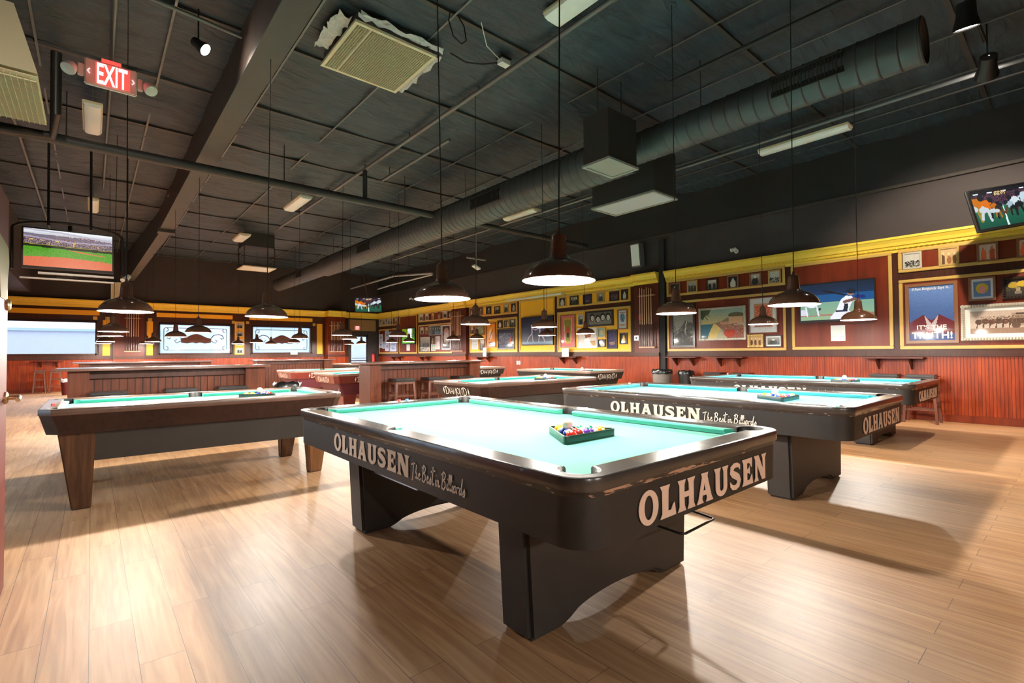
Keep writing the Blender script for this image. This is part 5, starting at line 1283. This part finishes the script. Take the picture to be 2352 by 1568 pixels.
G = {'S1u': [[22.82, 22.55, 2.6, 2.88], [22.5, 22.22, 2.61, 2.9], [22.18, 21.95, 2.59, 2.9], [21.9, 21.69, 2.58, 2.9], [21.62, 21.4, 2.58, 2.9], [21.23, 20.94, 2.58, 2.9]],
 'S1l': [[22.85, 22.50, 1.49, 2.17], [22.47, 22.22, 1.45, 1.79], [22.18, 21.83, 1.33, 2.33], [21.78, 21.58, 1.99, 2.25], [21.70, 21.04, 1.31, 1.77]],
 'S2u': [[18.9, 18.59, 2.61, 2.91], [18.39, 18.15, 2.61, 2.9], [17.92, 17.67, 2.6, 2.91], [17.4, 17.18, 2.6, 2.91], [17.02, 16.7, 2.62, 2.91], [16.6, 16.38, 2.62, 2.88]],
 'S2l': [[18.82, 18.55, 2.04, 2.33], [18.43, 18.17, 2.02, 2.33], [18.1, 17.15, 1.96, 2.36], [17.1, 16.44, 1.35, 2.35], [18.86, 17.98, 1.28, 1.92], [17.89, 17.64, 1.6, 1.92], [17.91, 17.59, 1.31, 1.58], [17.57, 17.23, 1.37, 1.91]],
 'S3u': [[15.10, 14.87, 2.6, 2.88], [14.61, 14.32, 2.6, 2.89], [14.12, 13.84, 2.6, 2.88], [13.65, 13.33, 2.58, 2.84], [13.13, 12.86, 2.59, 2.88], [12.74, 12.48, 2.59, 2.88]],
 'S3l': [[15.10, 14.9, 1.92, 2.18], [14.86, 14.25, 1.86, 2.20], [14.15, 13.57, 1.4, 2.28], [13.47, 13.21, 2.07, 2.34], [13.14, 12.85, 2.07, 2.34], [12.79, 12.54, 2.07, 2.34], [13.49, 12.57, 1.32, 2.04], [15.08, 14.59, 1.33, 1.76], [14.52, 14.22, 1.29, 1.7]],
 'S4u': [[10.48, 10.18, 2.6, 2.88], [10.02, 9.69, 2.6, 2.87], [9.5, 9.18, 2.59, 2.87], [8.99, 8.73, 2.6, 2.88], [8.54, 8.22, 2.6, 2.86], [8.15, 7.93, 2.6, 2.88]],
 'S4l': [[10.43, 9.81, 1.35, 2.33], [9.71, 9.48, 1.99, 2.31], [9.42, 8.42, 1.93, 2.37], [8.28, 7.95, 1.81, 2.35], [9.74, 9.0, 1.32, 1.90], [8.98, 8.70, 1.6, 1.90], [8.96, 8.69, 1.34, 1.56], [8.65, 8.29, 1.29, 1.82], [8.21, 7.96, 1.41, 1.72]],
 'S5u': [[6.68, 6.39, 2.61, 2.88], [6.21, 5.95, 2.6, 2.89], [5.72, 5.45, 2.61, 2.87], [5.23, 4.98, 2.6, 2.89], [4.74, 4.49, 2.6, 2.88], [4.35, 4.10, 2.6, 2.89]],
 'S5l': [[6.65, 6.02, 1.3, 2.35], [5.92, 4.83, 1.45, 2.2], [4.76, 4.18, 1.58, 2.34], [4.8, 4.47, 1.28, 1.56], [4.44, 4.1, 1.28, 1.53]],
 'S6u': [[2.08, 1.82, 2.61, 2.90], [1.6, 1.34, 2.6, 2.91], [1.13, 0.88, 2.6, 2.9], [0.68, 0.44, 2.6, 2.9]],
 'S6l': [[2.06, 1.37, 1.31, 2.34], [1.24, 0.92, 1.98, 2.36], [0.85, 0.50, 1.98, 2.32], [1.34, 0.25, 1.34, 1.92]]}
PAN = {'S6': 'the maroon panel nearest the camera', 'S5': 'the maroon panel right of the black pillar', 'S4': 'the yellow panel left of the cue rack pillar', 'S3': 'the far yellow panel', 'S2': 'the far maroon panel', 'S1': 'the farthest corner panel'}
PSH = {'S6': 'maroon panel nearest the camera', 'S5': 'maroon panel beside black pillar', 'S4': 'nearer yellow panel', 'S3': 'far yellow panel', 'S2': 'far maroon panel', 'S1': 'farthest corner panel'}
ORD = ['first', 'second', 'third', 'fourth', 'fifth', 'sixth']
UP = {'S6u': [('crowd', 'silver_frame', 'crowd photo'), ('sepia', 'gold_frame', 'sepia group photo'), ('pinup', 'brown_frame', 'warm toned photo'), ('pinup', 'brown_frame', 'tan photo')],
      'S5u': [('bwdark', 'brown_frame', 'dark portrait'), ('bw', 'gold_frame', 'seated figure photo'), ('bw', 'dark_frame', 'black and white pair photo'), ('bwdark', 'brown_frame', 'photo of a pale figure'), ('bw', 'brown_frame', 'figures in a row photo'), ('crowd', 'gold_frame', 'busy black and white photo')],
      'S4u': [('bwdark', 'gold_frame', 'photo'), ('bw', 'dark_frame', 'black and white photo'), ('purple', 'dark_frame', 'purple poster'), ('bw', 'gold_frame', 'grey photo'), ('darkcity', 'dark_frame', 'dark reddish picture'), ('bwdark', 'dark_frame', 'pale figure portrait')],
      'S3u': [('bwdark', 'brown_frame', 'photo'), ('bwdark', 'brown_frame', 'photo'), ('bwdark', 'dark_frame', 'photo of a pale face'), ('bw', 'dark_frame', 'black and white photo'), ('bw', 'gold_frame', 'photo'), ('bwdark', 'brown_frame', 'dark portrait')],
      'S2u': [('bw', 'silver_frame', 'pale photo')]*2+[('sepia', 'brown_frame', 'sepia photo'), ('bwdark', 'brown_frame', 'dark portrait'), ('bw', 'silver_frame', 'photo'), ('bwdark', 'dark_frame', 'photo')],
      'S1u': [('bwdark', 'silver_frame', 'photo'), ('bw', 'silver_frame', 'photo'), ('bwdark', 'silver_frame', 'photo'), ('bw', 'silver_frame', 'photo'), ('bw', 'silver_frame', 'photo'), ('sepia', 'brown_frame', 'photo')]}
sd = 10
for k, items in UP.items():
    for i, (kd, fr, ds) in enumerate(items):
        sd += 1; y0, y1, z0, z1 = G[k][i]
        framed(XPW, y0, y1, z0, z1, paint(kd, sd, 16, 18), 'small %s, %s from left, top row, %s' % (ds, ORD[i], PSH[k[:2]]), fr, .028, group='small framed photos along the top row')
LO = {'S5l': [('harbour', 'dark_frame', .05, 0, 26, 40, 'tall dark framed grey harbour photo under the lamp, right of the black pillar', 0), ('coast', 'silver_frame', .045, 0, 88, 62, 'large coast painting with beach and red flowers in a rope-edged pale frame', 1), ('drawing', 'brown_frame', .015, 0, 40, 52, 'white matted orange red drawing behind a lamp, right of the coast painting', 0), ('sepia', 'gold_frame', .05, 0, 24, 20, 'small sepia picture in a thick gold rope frame below the orange drawing', 1), ('bw', 'dark_frame', .02, .03, 24, 20, 'small black and white matted photo right of the gold rope frame', 0)],
      'S4l': [('pink', 'brown_frame', .03, 0, 34, 52, 'pink poster with a yellow drum shape in a wooden frame', 0), ('bw', 'silver_frame', .02, 0, 14, 18, 'small black and white photo between the pink poster and the four faces', 0), ('quartet', 'dark_frame', .05, 0, 64, 30, 'wide black framed photo of four dark haired faces', 0), ('blues', 'brown_frame', .035, 0, 24, 38, 'brown framed blue white poster at the top right of the yellow panel', 0), ('brown', 'mat_white', .02, 0, 40, 34, 'large pale unframed collage print hidden behind a lamp on the yellow panel', 0), ('sea', 'gold_frame', .03, 0, 16, 20, 'small gold framed green sea picture on the yellow panel', 0), ('bwdark', 'dark_frame', .02, 0, 16, 14, 'small dark photo directly under the gold framed sea picture', 0), ('purple', 'dark_frame', .03, 0, 22, 32, 'dark purple poster in a black frame on the yellow panel', 0), ('amber', 'dark_frame', .03, 0, 18, 20, 'small dark portrait with amber light at the lower right of the yellow panel', 0)],
      'S3l': [('bw', 'brown_frame', .02, 0, 12, 14, 'small photo at the left edge of the far yellow panel', 0), ('green', 'brown_frame', .025, 0, 28, 18, 'wide green grey team picture half behind a lamp on the far yellow panel', 0), ('orange', 'brown_frame', .035, 0, 24, 38, 'bright orange poster in a wooden frame on the far yellow panel', 0), ('bwdark', 'dark_frame', .02, 0, 14, 16, 'left of three small photos above the dark city picture', 0), ('bwdark', 'gold_frame', .02, 0, 14, 16, 'middle of three small photos above the dark city picture', 0), ('bw', 'dark_frame', .02, 0, 14, 16, 'right of three small photos above the dark city picture', 0), ('darkcity', 'dark_frame', .05, 0, 40, 32, 'large dark purple night street picture on the far yellow panel', 0), ('letter', 'gold_frame', .03, 0, 22, 20, 'gold framed typed letter on the far yellow panel', 0), ('bw', 'brown_frame', .02, 0, 12, 16, 'small photo right of the framed letter on the far yellow panel', 0)],
      'S2l': [('bw', 'silver_frame', .015, 0, 12, 14, 'leftmost small photo in the lower far maroon panel', 0), ('sepia', 'brown_frame', .015, 0, 12, 14, 'small reddish photo left of the wide group picture, far maroon panel', 0), ('wideband', 'silver_frame', .02, 0, 40, 20, 'wide blue grey group picture on the far maroon panel', 0), ('tallfig', 'pale_frame', .05, 0, 26, 40, 'tall pale framed poster next to the far cue rack', 0), ('rooftop', 'dark_frame', .015, 0, 38, 30, 'large black and white photo of figures in a row on a beam, far maroon panel', 0), ('bwdark', 'brown_frame', .015, 0, 12, 16, 'dark portrait right of the large black and white row photo', 0), ('sea', 'pale_frame', .02, 0, 14, 14, 'small pale picture under the dark portrait, far maroon panel', 0), ('redwhite', 'pale_frame', .03, 0, 16, 24, 'red and white poster left of the tall pale framed poster', 0)],
      'S1l': [('pale', 'pale_frame', .03, 0, 14, 26, 'narrow pale poster at the very corner of the photo wall', 0), ('pale', 'pale_frame', .02, 0, 12, 16, 'small pale notice right of the corner poster', 0), ('pale', 'pale_frame', .03, 0, 16, 34, 'tallest pale blue poster on the farthest corner panel', 0), ('bw', 'silver_frame', .02, 0, 10, 12, 'tiny photo above the square pale poster, farthest corner panel', 0), ('pale', 'pale_frame', .05, 0, 24, 22, 'square pale matted picture next to the small green screen', 0)],
      'S6l': [('bluebust', 'brown_frame', .05, 0, 66, 98, 'large blue poster with a maroon jacket and bold white capital letters', 0), ('bluehead', 'brown_frame', .03, 0, 36, 44, 'small square picture of a yellow shape on blue, above the sepia coach picture', 0), ('flowers', 'dark_frame', .045, 0, 34, 34, 'dark framed still life of yellow flowers at the right edge', 1), ('coach', 'silver_frame', .05, .06, 90, 46, 'wide sepia picture of horses and a coach in a rope-edged pale frame', 1)]}
for k, items in LO.items():
    for i, (kd, fr, fwid, mt_, w_, h_, lab, rp) in enumerate(items):
        sd += 1; y0, y1, z0, z1 = G[k][i]
        e = framed(XPW, y0, y1, z0, z1, paint(kd, sd, w_, h_), lab, fr, fwid, mt_, rope=bool(rp), dep=.035)
        if kd == 'bluebust':
            Wd = (y0-y1)/2-fwid
            for txt, zz_, sz, wd_, sh, bo in (('If Ron Burgundy Says It...', .415, .062, 2*Wd*.86, .25, .002), ("IT'S THE", -.240, .10, 2*Wd*.66, 0, .006), ('TRUTH!', -.380, .155, 2*Wd*.90, 0, .009)):
                lettering(e, text_mesh(txt, sz, .001, sh, 1.06, wd_, bo*.5), (-.018, 0, zz_), (0, -1, 0), (0, 0, 1), (-1, 0, 0), 'mat_white', 'poster_lettering')
# four small photos on the window wall strip
for i, (z0, z1) in enumerate(((2.30, 2.54), (1.97, 2.18), (1.60, 1.86), (1.27, 1.50))):
    e = empty('framed_picture', (4.68, YB-.036, (z0+z1)/2), label='tiny framed photo on the yellow strip between the etched windows, %s from the top' % ORD[i], cat='framed picture', group='tiny photos between the etched windows'); H = (z1-z0)/2
    MB().box(-.12, .12, -.02, 0, -H, H).build('frame', 'silver_frame', e)
    canvas_obj(paint('bw', 90+i, 10, 10), 'print', 'picture_print', e, lambda u, v: (-.10+.20*u, -.022, -H+.02+(2*H-.04)*v))
def sheet(loc, w, h, label, axis='x', lines=True, thick=.004):
    e = empty('paper_notice', loc, label=label, cat='notice'); c = Cv(12, 16, (.84, .86, .84), 5)
    if lines:
        for k in range(5): c.rect(.15, .85, .15+.13*k, .19+.13*k, (.66, .68, .68))
    f = (lambda u, v: (-thick-.001, w/2-w*u, -h/2+h*v)) if axis == 'x' else (lambda u, v: (-w/2+w*u, -thick-.001, -h/2+h*v))
    (MB().box(-thick, 0, -w/2, w/2, -h/2, h/2) if axis == 'x' else MB().box(-w/2, w/2, -thick, 0, -h/2, h/2)).build('sheet', 'paper', e)
    canvas_obj(c, 'print', 'picture_print', e, f); return e
sheet((XPW, 3.10, 1.53), .24, .30, 'white paper notice taped below the baseball batter screen')
sheet((XPW, 19.94, 1.49), .30, .32, 'white paper notice below the small green screen', lines=False)
sheet((XR-.15, 10.13, 1.076+.125), .28, .25, 'white card standing on the wall shelf under the pink poster')
sheet((XR-.15, 14.1, 1.076+.16), .20, .32, 'tall white card standing on the wall shelf under the far yellow panel')
sheet((6.82, YB-.12, 1.30), .30, .20, 'cream sheet leaning on the sill of the second etched window', 'y')

# ------------------------------------------------------------------ screens
def screen(name, TLp, ux, uy, w, h, cv, label, bez=.022, thick=.05, bottom=.04):
    ux = Vector(ux).normalized(); uy = Vector(uy).normalized(); un = ux.cross(uy).normalized(); uy = un.cross(ux)
    cen = Vector(TLp)+ux*w/2-uy*h/2
    e = empty(name, cen, label=label, cat='television'); e.rotation_euler = Matrix((ux, uy, un)).transposed().to_euler()
    b_ = MB(); b_.box(-w/2-bez, w/2+bez, -h/2-bottom, h/2+bez, -thick, -.004)
    for a in ((-w/2-bez, w/2+bez, h/2, h/2+bez), (-w/2-bez, w/2+bez, -h/2-bottom, -h/2), (-w/2-bez, -w/2, -h/2, h/2), (w/2, w/2+bez, -h/2, h/2)): b_.box(a[0], a[1], a[2], a[3], -.004, .006)
    b_.build('bezel', 'black_plastic', e, bevel=.003)
    canvas_obj(cv, 'display', 'screen_image', e, lambda u, v: (-w/2+w*u, -h/2+h*v, .001))
    MB().box(-.15, .15, -.12, .12, -thick-.04, -thick).build('wall_mount', 'black_metal', e)
    return e
def ballpark():
    c = Cv(130, 74, (.5, .5, .5), 1)
    c.grad((.62, .62, .66), (.93, .95, .97), .80, 1).speck(.72, .86, [(.45, .28, .30), (.6, .42, .42), (.35, .25, .3)], .8)
    c.poly([(0, .88), (1, .80), (1, .76), (0, .80)], (.45, .42, .48)); c.speck(.52, .76, [(.36, .26, .30), (.5, .42, .45), (.25, .18, .22), (.62, .55, .58)], .9)
    c.poly([(0, .82), (.5, .73), (1, .77), (1, .72), (.5, .69), (0, .775)], (.62, .58, .66)); c.poly([(0, 1), (.4, .97), (1, .86), (1, .80), (.4, .93), (0, .96)], (.70, .68, .74))
    c.poly([(0, .60), (1, .56), (1, .48), (0, .53)], (.13, .17, .12)).poly([(0, .605), (1, .565), (1, .555), (0, .59)], (.60, .55, .15))
    c.poly([(0, .53), (1, .48), (1, 0), (0, 0)], (.32, .58, .16)); c.speck(.0, .5, [(.30, .55, .15), (.36, .62, .20), (.25, .48, .12)], .5)
    c.poly([(.48, .50), (.62, .475), (.92, .40), (.86, .39), (.60, .44)], (.78, .40, .27)); c.ell(.42, .0, .78, .28, (.80, .40, .27)).speck(0, .26, [(.82, .43, .30), (.76, .37, .25)], .3)
    for x in (.27, .54, .82): c.rect(x, x+.01, .60, .68, (.85, .62, .1))
    for x in (.08, .2, .36, .55, .78): c.ell(x, .72-.05*x, .02, .012, (.85, .7, .2))
    return c
def batter():
    c = Cv(120, 66, (.1, .2, .3), 2); c.grad((.07, .20, .36), (.08, .13, .20), .52, 1).rect(0, 1, .42, .70, (.08, .30, .50)).rect(0, 1, .0, .48, (.50, .64, .52)).grad((.55, .66, .50), (.46, .62, .54), 0, .46)
    c.rect(0, 1, .11, .15, (.62, .42, .34)).rect(0, .09, .14, .30, (.80, .80, .86)).rect(.1, .28, .14, .36, (.46, .60, .50))
    for a, b_ in ((.08, .2), (.24, .2)): c.line(a, .36, a+.02, .13, .012, (.85, .85, .9))
    c.ell(.17, .40, .075, .05, (.86, .86, .9)).ell(.28, .3, .02, .03, (.1, .1, .15))
    c.line(.34, .80, .64, .64, .011, (.06, .06, .08)).line(.34, .80, .46, .745, .016, (.06, .06, .08))
    c.poly([(.42, 0), (.43, .08), (.50, .22), (.66, .24), (.74, .16), (.76, 0)], (.88, .88, .93)).poly([(.50, .20), (.53, .34), (.57, .52), (.64, .62), (.72, .60), (.74, .50), (.70, .36), (.67, .22)], (.90, .90, .94))
    c.rect(.50, .66, .20, .235, (.06, .09, .2)).poly([(.60, .24), (.62, .42), (.67, .40), (.66, .24)], (.05, .07, .15))
    c.line(.66, .56, .72, .50, .03, (.90, .90, .94)).line(.62, .46, .72, .50, .022, (.45, .30, .25)).line(.72, .50, .80, .56, .02, (.45, .30, .25)).ell(.80, .58, .045, .055, (.10, .16, .42)).ell(.86, .57, .03, .045, (.08, .14, .40))
    c.ell(.705, .70, .05, .075, (.62, .45, .36)).ell(.705, .745, .062, .075, (.05, .11, .18)).ell(.74, .70, .03, .03, (.07, .13, .2))
    return c
def football():
    c = Cv(120, 66, (.1, .14, .2), 3); c.grad((.10, .12, .18), (.06, .08, .12), .6, 1).speck(.55, .88, [(.2, .18, .25), (.32, .28, .34), (.12, .12, .2), (.45, .2, .25)], .7)
    for x in (.05, .30, .55, .88): c.rect(x, x+.09, .90, .925, (.9, .92, .95))
    c.speck(.82, .93, [(.85, .7, .4), (.9, .85, .7)], .6, .42, .62).rect(0, 1, 0, .52, (.05, .32, .24)).grad((.04, .30, .24), (.12, .42, .30), 0, .55).poly([(.49, 0), (.53, 0), (.515, .55), (.505, .55)], (.8, .9, .88))
    def player(x, y, s, jersey, legs, f):
        c.ell(x, y, .075*s, .10*s, jersey).ell(x+.07*s*f, y+.09*s, .035*s, .055*s, (.08, .12, .16)).line(x-.05*s*f, y-.04*s, x-.09*s*f, y-.26*s, .018*s, legs).line(x-.0*s, y-.08*s, x+.02*s*f, y-.30*s, .018*s, legs).line(x+.06*s*f, y-.02*s, x+.13*s*f, y-.22*s, .012*s, (.35, .2, .15)).ell(x-.05*s*f, y-.09*s, .06*s, .06*s, (.75, .78, .8) if f > 0 else (.07, .1, .14))
    player(.05, .66, 1.5, (.75, .42, .08), (.55, .5, .2), 1); player(.22, .60, 1.35, (.82, .42, .08), (.75, .78, .8), 1); player(.36, .52, 1.0, (.72, .40, .10), (.1, .1, .12), 1); player(.42, .48, .8, (.15, .15, .18), (.6, .4, .1), 1)
    player(.92, .66, 1.4, (.72, .80, .84), (.08, .1, .14), -1); player(.74, .60, 1.2, (.78, .84, .86), (.08, .1, .14), -1); player(.64, .52, .9, (.62, .70, .75), (.1, .12, .15), -1)
    c.ell(.51, .33, .02, .02, (.3, .15, .08)); return c
def dancers():
    c = Cv(90, 54, (.015, .05, .12), 4); c.grad((.03, .10, .18), (.01, .03, .09)); c.rect(0, 1, 0, .10, (.30, .42, .50)).speck(.3, .95, [(.3, .4, .5), (.5, .15, .25)], .01)
    for x, s in ((.34, 1), (.60, -1)):
        c.line(x, .62, x, .40, .022, (.45, .42, .5)).line(x, .40, x-.12*s, .22, .012, (.6, .5, .52)).line(x-.12*s, .22, x-.16*s, .08, .010, (.6, .5, .52)).line(x, .40, x+.04*s, .08, .012, (.55, .48, .5)).line(x, .60, x+.13*s, .52, .010, (.6, .5, .52)).ell(x, .69, .025, .04, (.65, .5, .48))
    return c
def park():
    c = Cv(50, 36, (.25, .45, .05), 6); c.rect(.45, .82, .35, 1, (.95, .97, .97)).speck(.4, 1, [(.08, .14, .05), (.35, .5, .08), (.6, .65, .1)], .85, 0, .45).speck(.4, 1, [(.1, .2, .05), (.4, .6, .08), (.1, .15, .3)], .85, .76, 1).rect(0, 1, 0, .35, (.35, .66, .08)).line(.5, .35, .55, .8, .02, (.1, .08, .05)); return c
screen('television', (XR-.10, 3.72, 2.495), (0, -1, 0), (0, 0, 1), 1.22, .70, batter(), 'wall screen showing a baseball batter in white swinging')
screen('television', (XR-.10, 12.13, 2.335), (0, -1, 0), (0, 0, 1), 1.42, .86, dancers(), 'dark blue wall screen with two pale fencers, on the yellow panel')
screen('television', (XR-.10, 20.36, 2.32), (0, -1, 0), (0, 0, 1), 1.12, .66, park(), 'small wall screen showing bright green trees, on a far maroon panel')
tvr = screen('television', (9.57, 1.06, 3.457), (.82, -.54, .17), (-.116, .22, .97), .94, .564, football(), 'tilted screen with football players hanging at the top right')
TM = (Matrix.Translation(tvr.location) @ tvr.rotation_euler.to_matrix().to_4x4()).inverted()
for a_, b_ in (((0, .05, -.08), (XR-.02, .95, 3.45)), ((0, .05, -.08), (XR-.02, .55, 3.45))): MB().tube([a_, TM @ Vector(b_)], .018).build('mount_arm', 'black_metal', tvr)
tvc = screen('television', (8.85, 21.05, 3.70), (.76, -.65, 0), (-.1, -.12, .98), 1.15, .62, football(), 'small football screen hanging high in the far corner')
MB().tube([(0, .2, -.05), (-.17, 1.62, .17)], .02).build('mount_pole', 'black_metal', tvc)
tvl = screen('television', (-.885, 11.5, 3.37), (1, 0, .005), (.0, .07, 1), 1.15, .64, ballpark(), 'large ceiling-hung screen showing a baseball field and stands at the left')
cx, cz, fy = -.30, 3.05, .16
fr = MB(); fr.tube([(-.72, -.36, -.14), (-.72, .34, -.14)]+[(.72*math.cos(R(a)), .34+.17*math.sin(R(a)), -.14) for a in range(170, 9, -16)]+[(.72, .34, -.14), (.72, -.36, -.14)], .022, 8)
fr.build('mount_hoop', 'black_metal', tvl, smooth=50)
for x in (-.28, .28): MB().tube([(x, .44, -.14), (x, 2.0, -.02)], .018, 8).build('mount_pole', 'black_metal', tvl)
MB().tube([(0, .46, -.14), (0, .25, -.06)], .03, 8).build('mount_bracket', 'black_metal', tvl)
MB().box(-.62, .62, -.52, -.50, -.12, -.06).build('lower_bar', 'aluminium', tvl)
MB().box(-.40, .60, -.43, -.40, -.12, -.06).build('lower_bar', 'aluminium', tvl)
for k in range(3): MB().tube([(-.2+.12*k, -.34, -.1), (-.16+.12*k, -.48, -.1), (-.05+.1*k, -.45, -.1), (-.02+.1*k, -.36, -.1)], .007, 6).build('cable', 'black_plastic', tvl, smooth=50)

# ------------------------------------------------------------------ exit signs and small wall things
def exit_sign(loc, ux, un, w, h, label, heads=True, up=0):
    e = empty('exit_sign', loc, label=label, cat='exit sign'); ux = Vector(ux); un = Vector(un)
    e.rotation_euler = Matrix((ux, Vector((0, 0, 1)), ux.cross(Vector((0, 0, 1))))).transposed().to_euler()
    MB().box(-w/2, w/2, -h/2, h/2, -.03, .0).build('sign_body', 'white_plastic' if heads else 'exit_red', e, bevel=.008)
    if heads: MB().box(-w*.30, w*.36, -h*.40, h*.42, .0, .003).build('sign_face', 'exit_face', e)
    m_ = MB(); vs, fs = text_mesh('EXIT', h*.92, .001, 0, 1, w*.58, .004); m_.add([Vector((v[0]+w*.02, v[1]*1.2, .005)) for v in vs], fs); m_.build('lettering', 'exit_letter', e)
    if heads:
        for s in (1, -1):
            ch = MB(); ch.prism(stroke_poly([(s*w*.40, .018), (s*w*.44, 0), (s*w*.40, -.018)], .007), lambda u, v: (u, v, 0), lambda u, v: (u, v, .005)); ch.build('arrow', 'exit_letter', e)
            MB().box(s*(w/2+.018)-.018, s*(w/2+.018)+.018, -.045, .045, -.025, -.005).build('lamp_bracket', 'white_plastic', e, bevel=.006)
            hd = MB(); hd.lathe([(.001, -.04), (.030, -.035), (.040, -.01), (.044, .02), (.040, .03), (.001, .034)], (s*(w/2+.075), -.01, -.005), 20, ax=Vector((s*.35, -.75, .55)))
            h_ = hd.build('lamp_head', 'white_plastic', e, smooth=50)
        MB().box(-.055, .055, h/2, h/2+.022, -.03, .0).build('canopy', 'exit_red', e)
        MB().tube([(0, h/2+.02, -.015), (0, up, -.015)], .009, 8).build('stem', 'pipe_grey', e)
    return e
es = exit_sign((.09, 4.5, 3.21), (1, 0, 0), (0, -1, 0), .295, .185, 'large glowing red exit sign with two lamp heads at the top left', up=ZC-3.21)
exit_sign((9.77, YB-.04, 2.46), (1, 0, 0), (0, -1, 0), .27, .20, 'small glowing red exit sign over the far glass door', heads=False)
ls = bpy.data.lights.new('exit_glow', 'POINT'); ls.energy = .18; ls.color = (1, .06, .05); ls.shadow_soft_size = .06; lo = bpy.data.objects.new('exit_light', ls); COL.objects.link(lo); lo.parent = es; lo.location = (0, -.02, .12)
sp_ = empty('wall_speaker', (XR-.03, 7.52, 3.70), label='pale grey wall speaker high above the cue rack pillar', cat='speaker')
MB().box(-.24, -.04, -.14, .14, -.30, .30, rot=Matrix.Rotation(R(-6), 3, 'Y')).build('speaker_box', 'grey_panel', sp_, bevel=.015)
MB().box(-.25, -.235, -.12, .12, -.27, .27, rot=Matrix.Rotation(R(-6), 3, 'Y'), c=(-.14, 0, 0)).build('speaker_grille', 'lens_white', sp_); MB().box(-.06, 0, -.04, .04, -.05, .05).build('bracket', 'black_metal', sp_)
for (x, y, z, lab) in ((XR-.02, 5.02, 3.42, 'small white security camera above the cornice, nearer one'), (XR-.02, 19.5, 3.62, 'small white security camera above the far cornice')):
    e = empty('security_camera', (x, y, z), label=lab, cat='camera')
    MB().lathe([(.001, 0), (.05, 0), (.05, .02), (.02, .03)], (0, 0, 0), 16, ax=Vector((-1, 0, 0))).build('mount', 'white_plastic', e)
    MB().tube([(-.02, 0, 0), (-.10, .0, .01)], .012).build('arm', 'white_plastic', e); MB().lathe([(.001, -.07), (.035, -.065), (.042, .05), (.001, .055)], (-.13, .02, .02), 16, ax=Vector((-.6, .6, -.3))).build('camera_body', 'white_plastic', e, smooth=40)
def plate(loc, w, h, mat, label, name='wall_plate', cat='wall plate', detail='black_plastic'):
    e = empty(name, loc, label=label, cat=cat); MB().box(-.012, 0, -w/2, w/2, -h/2, h/2).build('plate', mat, e, bevel=.003)
    MB().box(-.02, -.012, -w*.12, w*.12, -h*.2, h*.2).build('switch', detail, e)
plate((XR-.12, 7.62, 1.56), .14, .13, 'steel', 'steel switch plate left of the near wall cue rack')
plate((XR-.12, 7.50, 2.10), .09, .15, 'red_plastic', 'red fire alarm box left of the near wall cue rack', 'fire_alarm', 'fire alarm', 'white_plastic')
plate((XR-.026, 12.45, .87), .08, .12, 'white_plastic', 'white wall outlet below the far yellow panel, left of two', 'wall_outlet', 'outlet'); plate((XR-.026, 12.34, .87), .08, .12, 'white_plastic', 'white wall outlet below the far yellow panel, right of two', 'wall_outlet', 'outlet')
e = empty('fire_extinguisher', (10.55, YB-.12, .78), label='red fire extinguisher hanging in the far corner beside the glass door', cat='fire extinguisher')
MB().lathe([(.001, 0), (.07, .0), (.075, .03), (.075, .36), (.05, .42), (.02, .44), (.001, .45)], n=20).build('cylinder', 'red_plastic', e, smooth=40); MB().box(-.02, .05, -.015, .015, .44, .49).build('valve_handle', 'black_metal', e); MB().tube([(.04, 0, .46), (.09, 0, .40), (.09, 0, .1)], .01).build('hose', 'black_plastic', e, smooth=50)
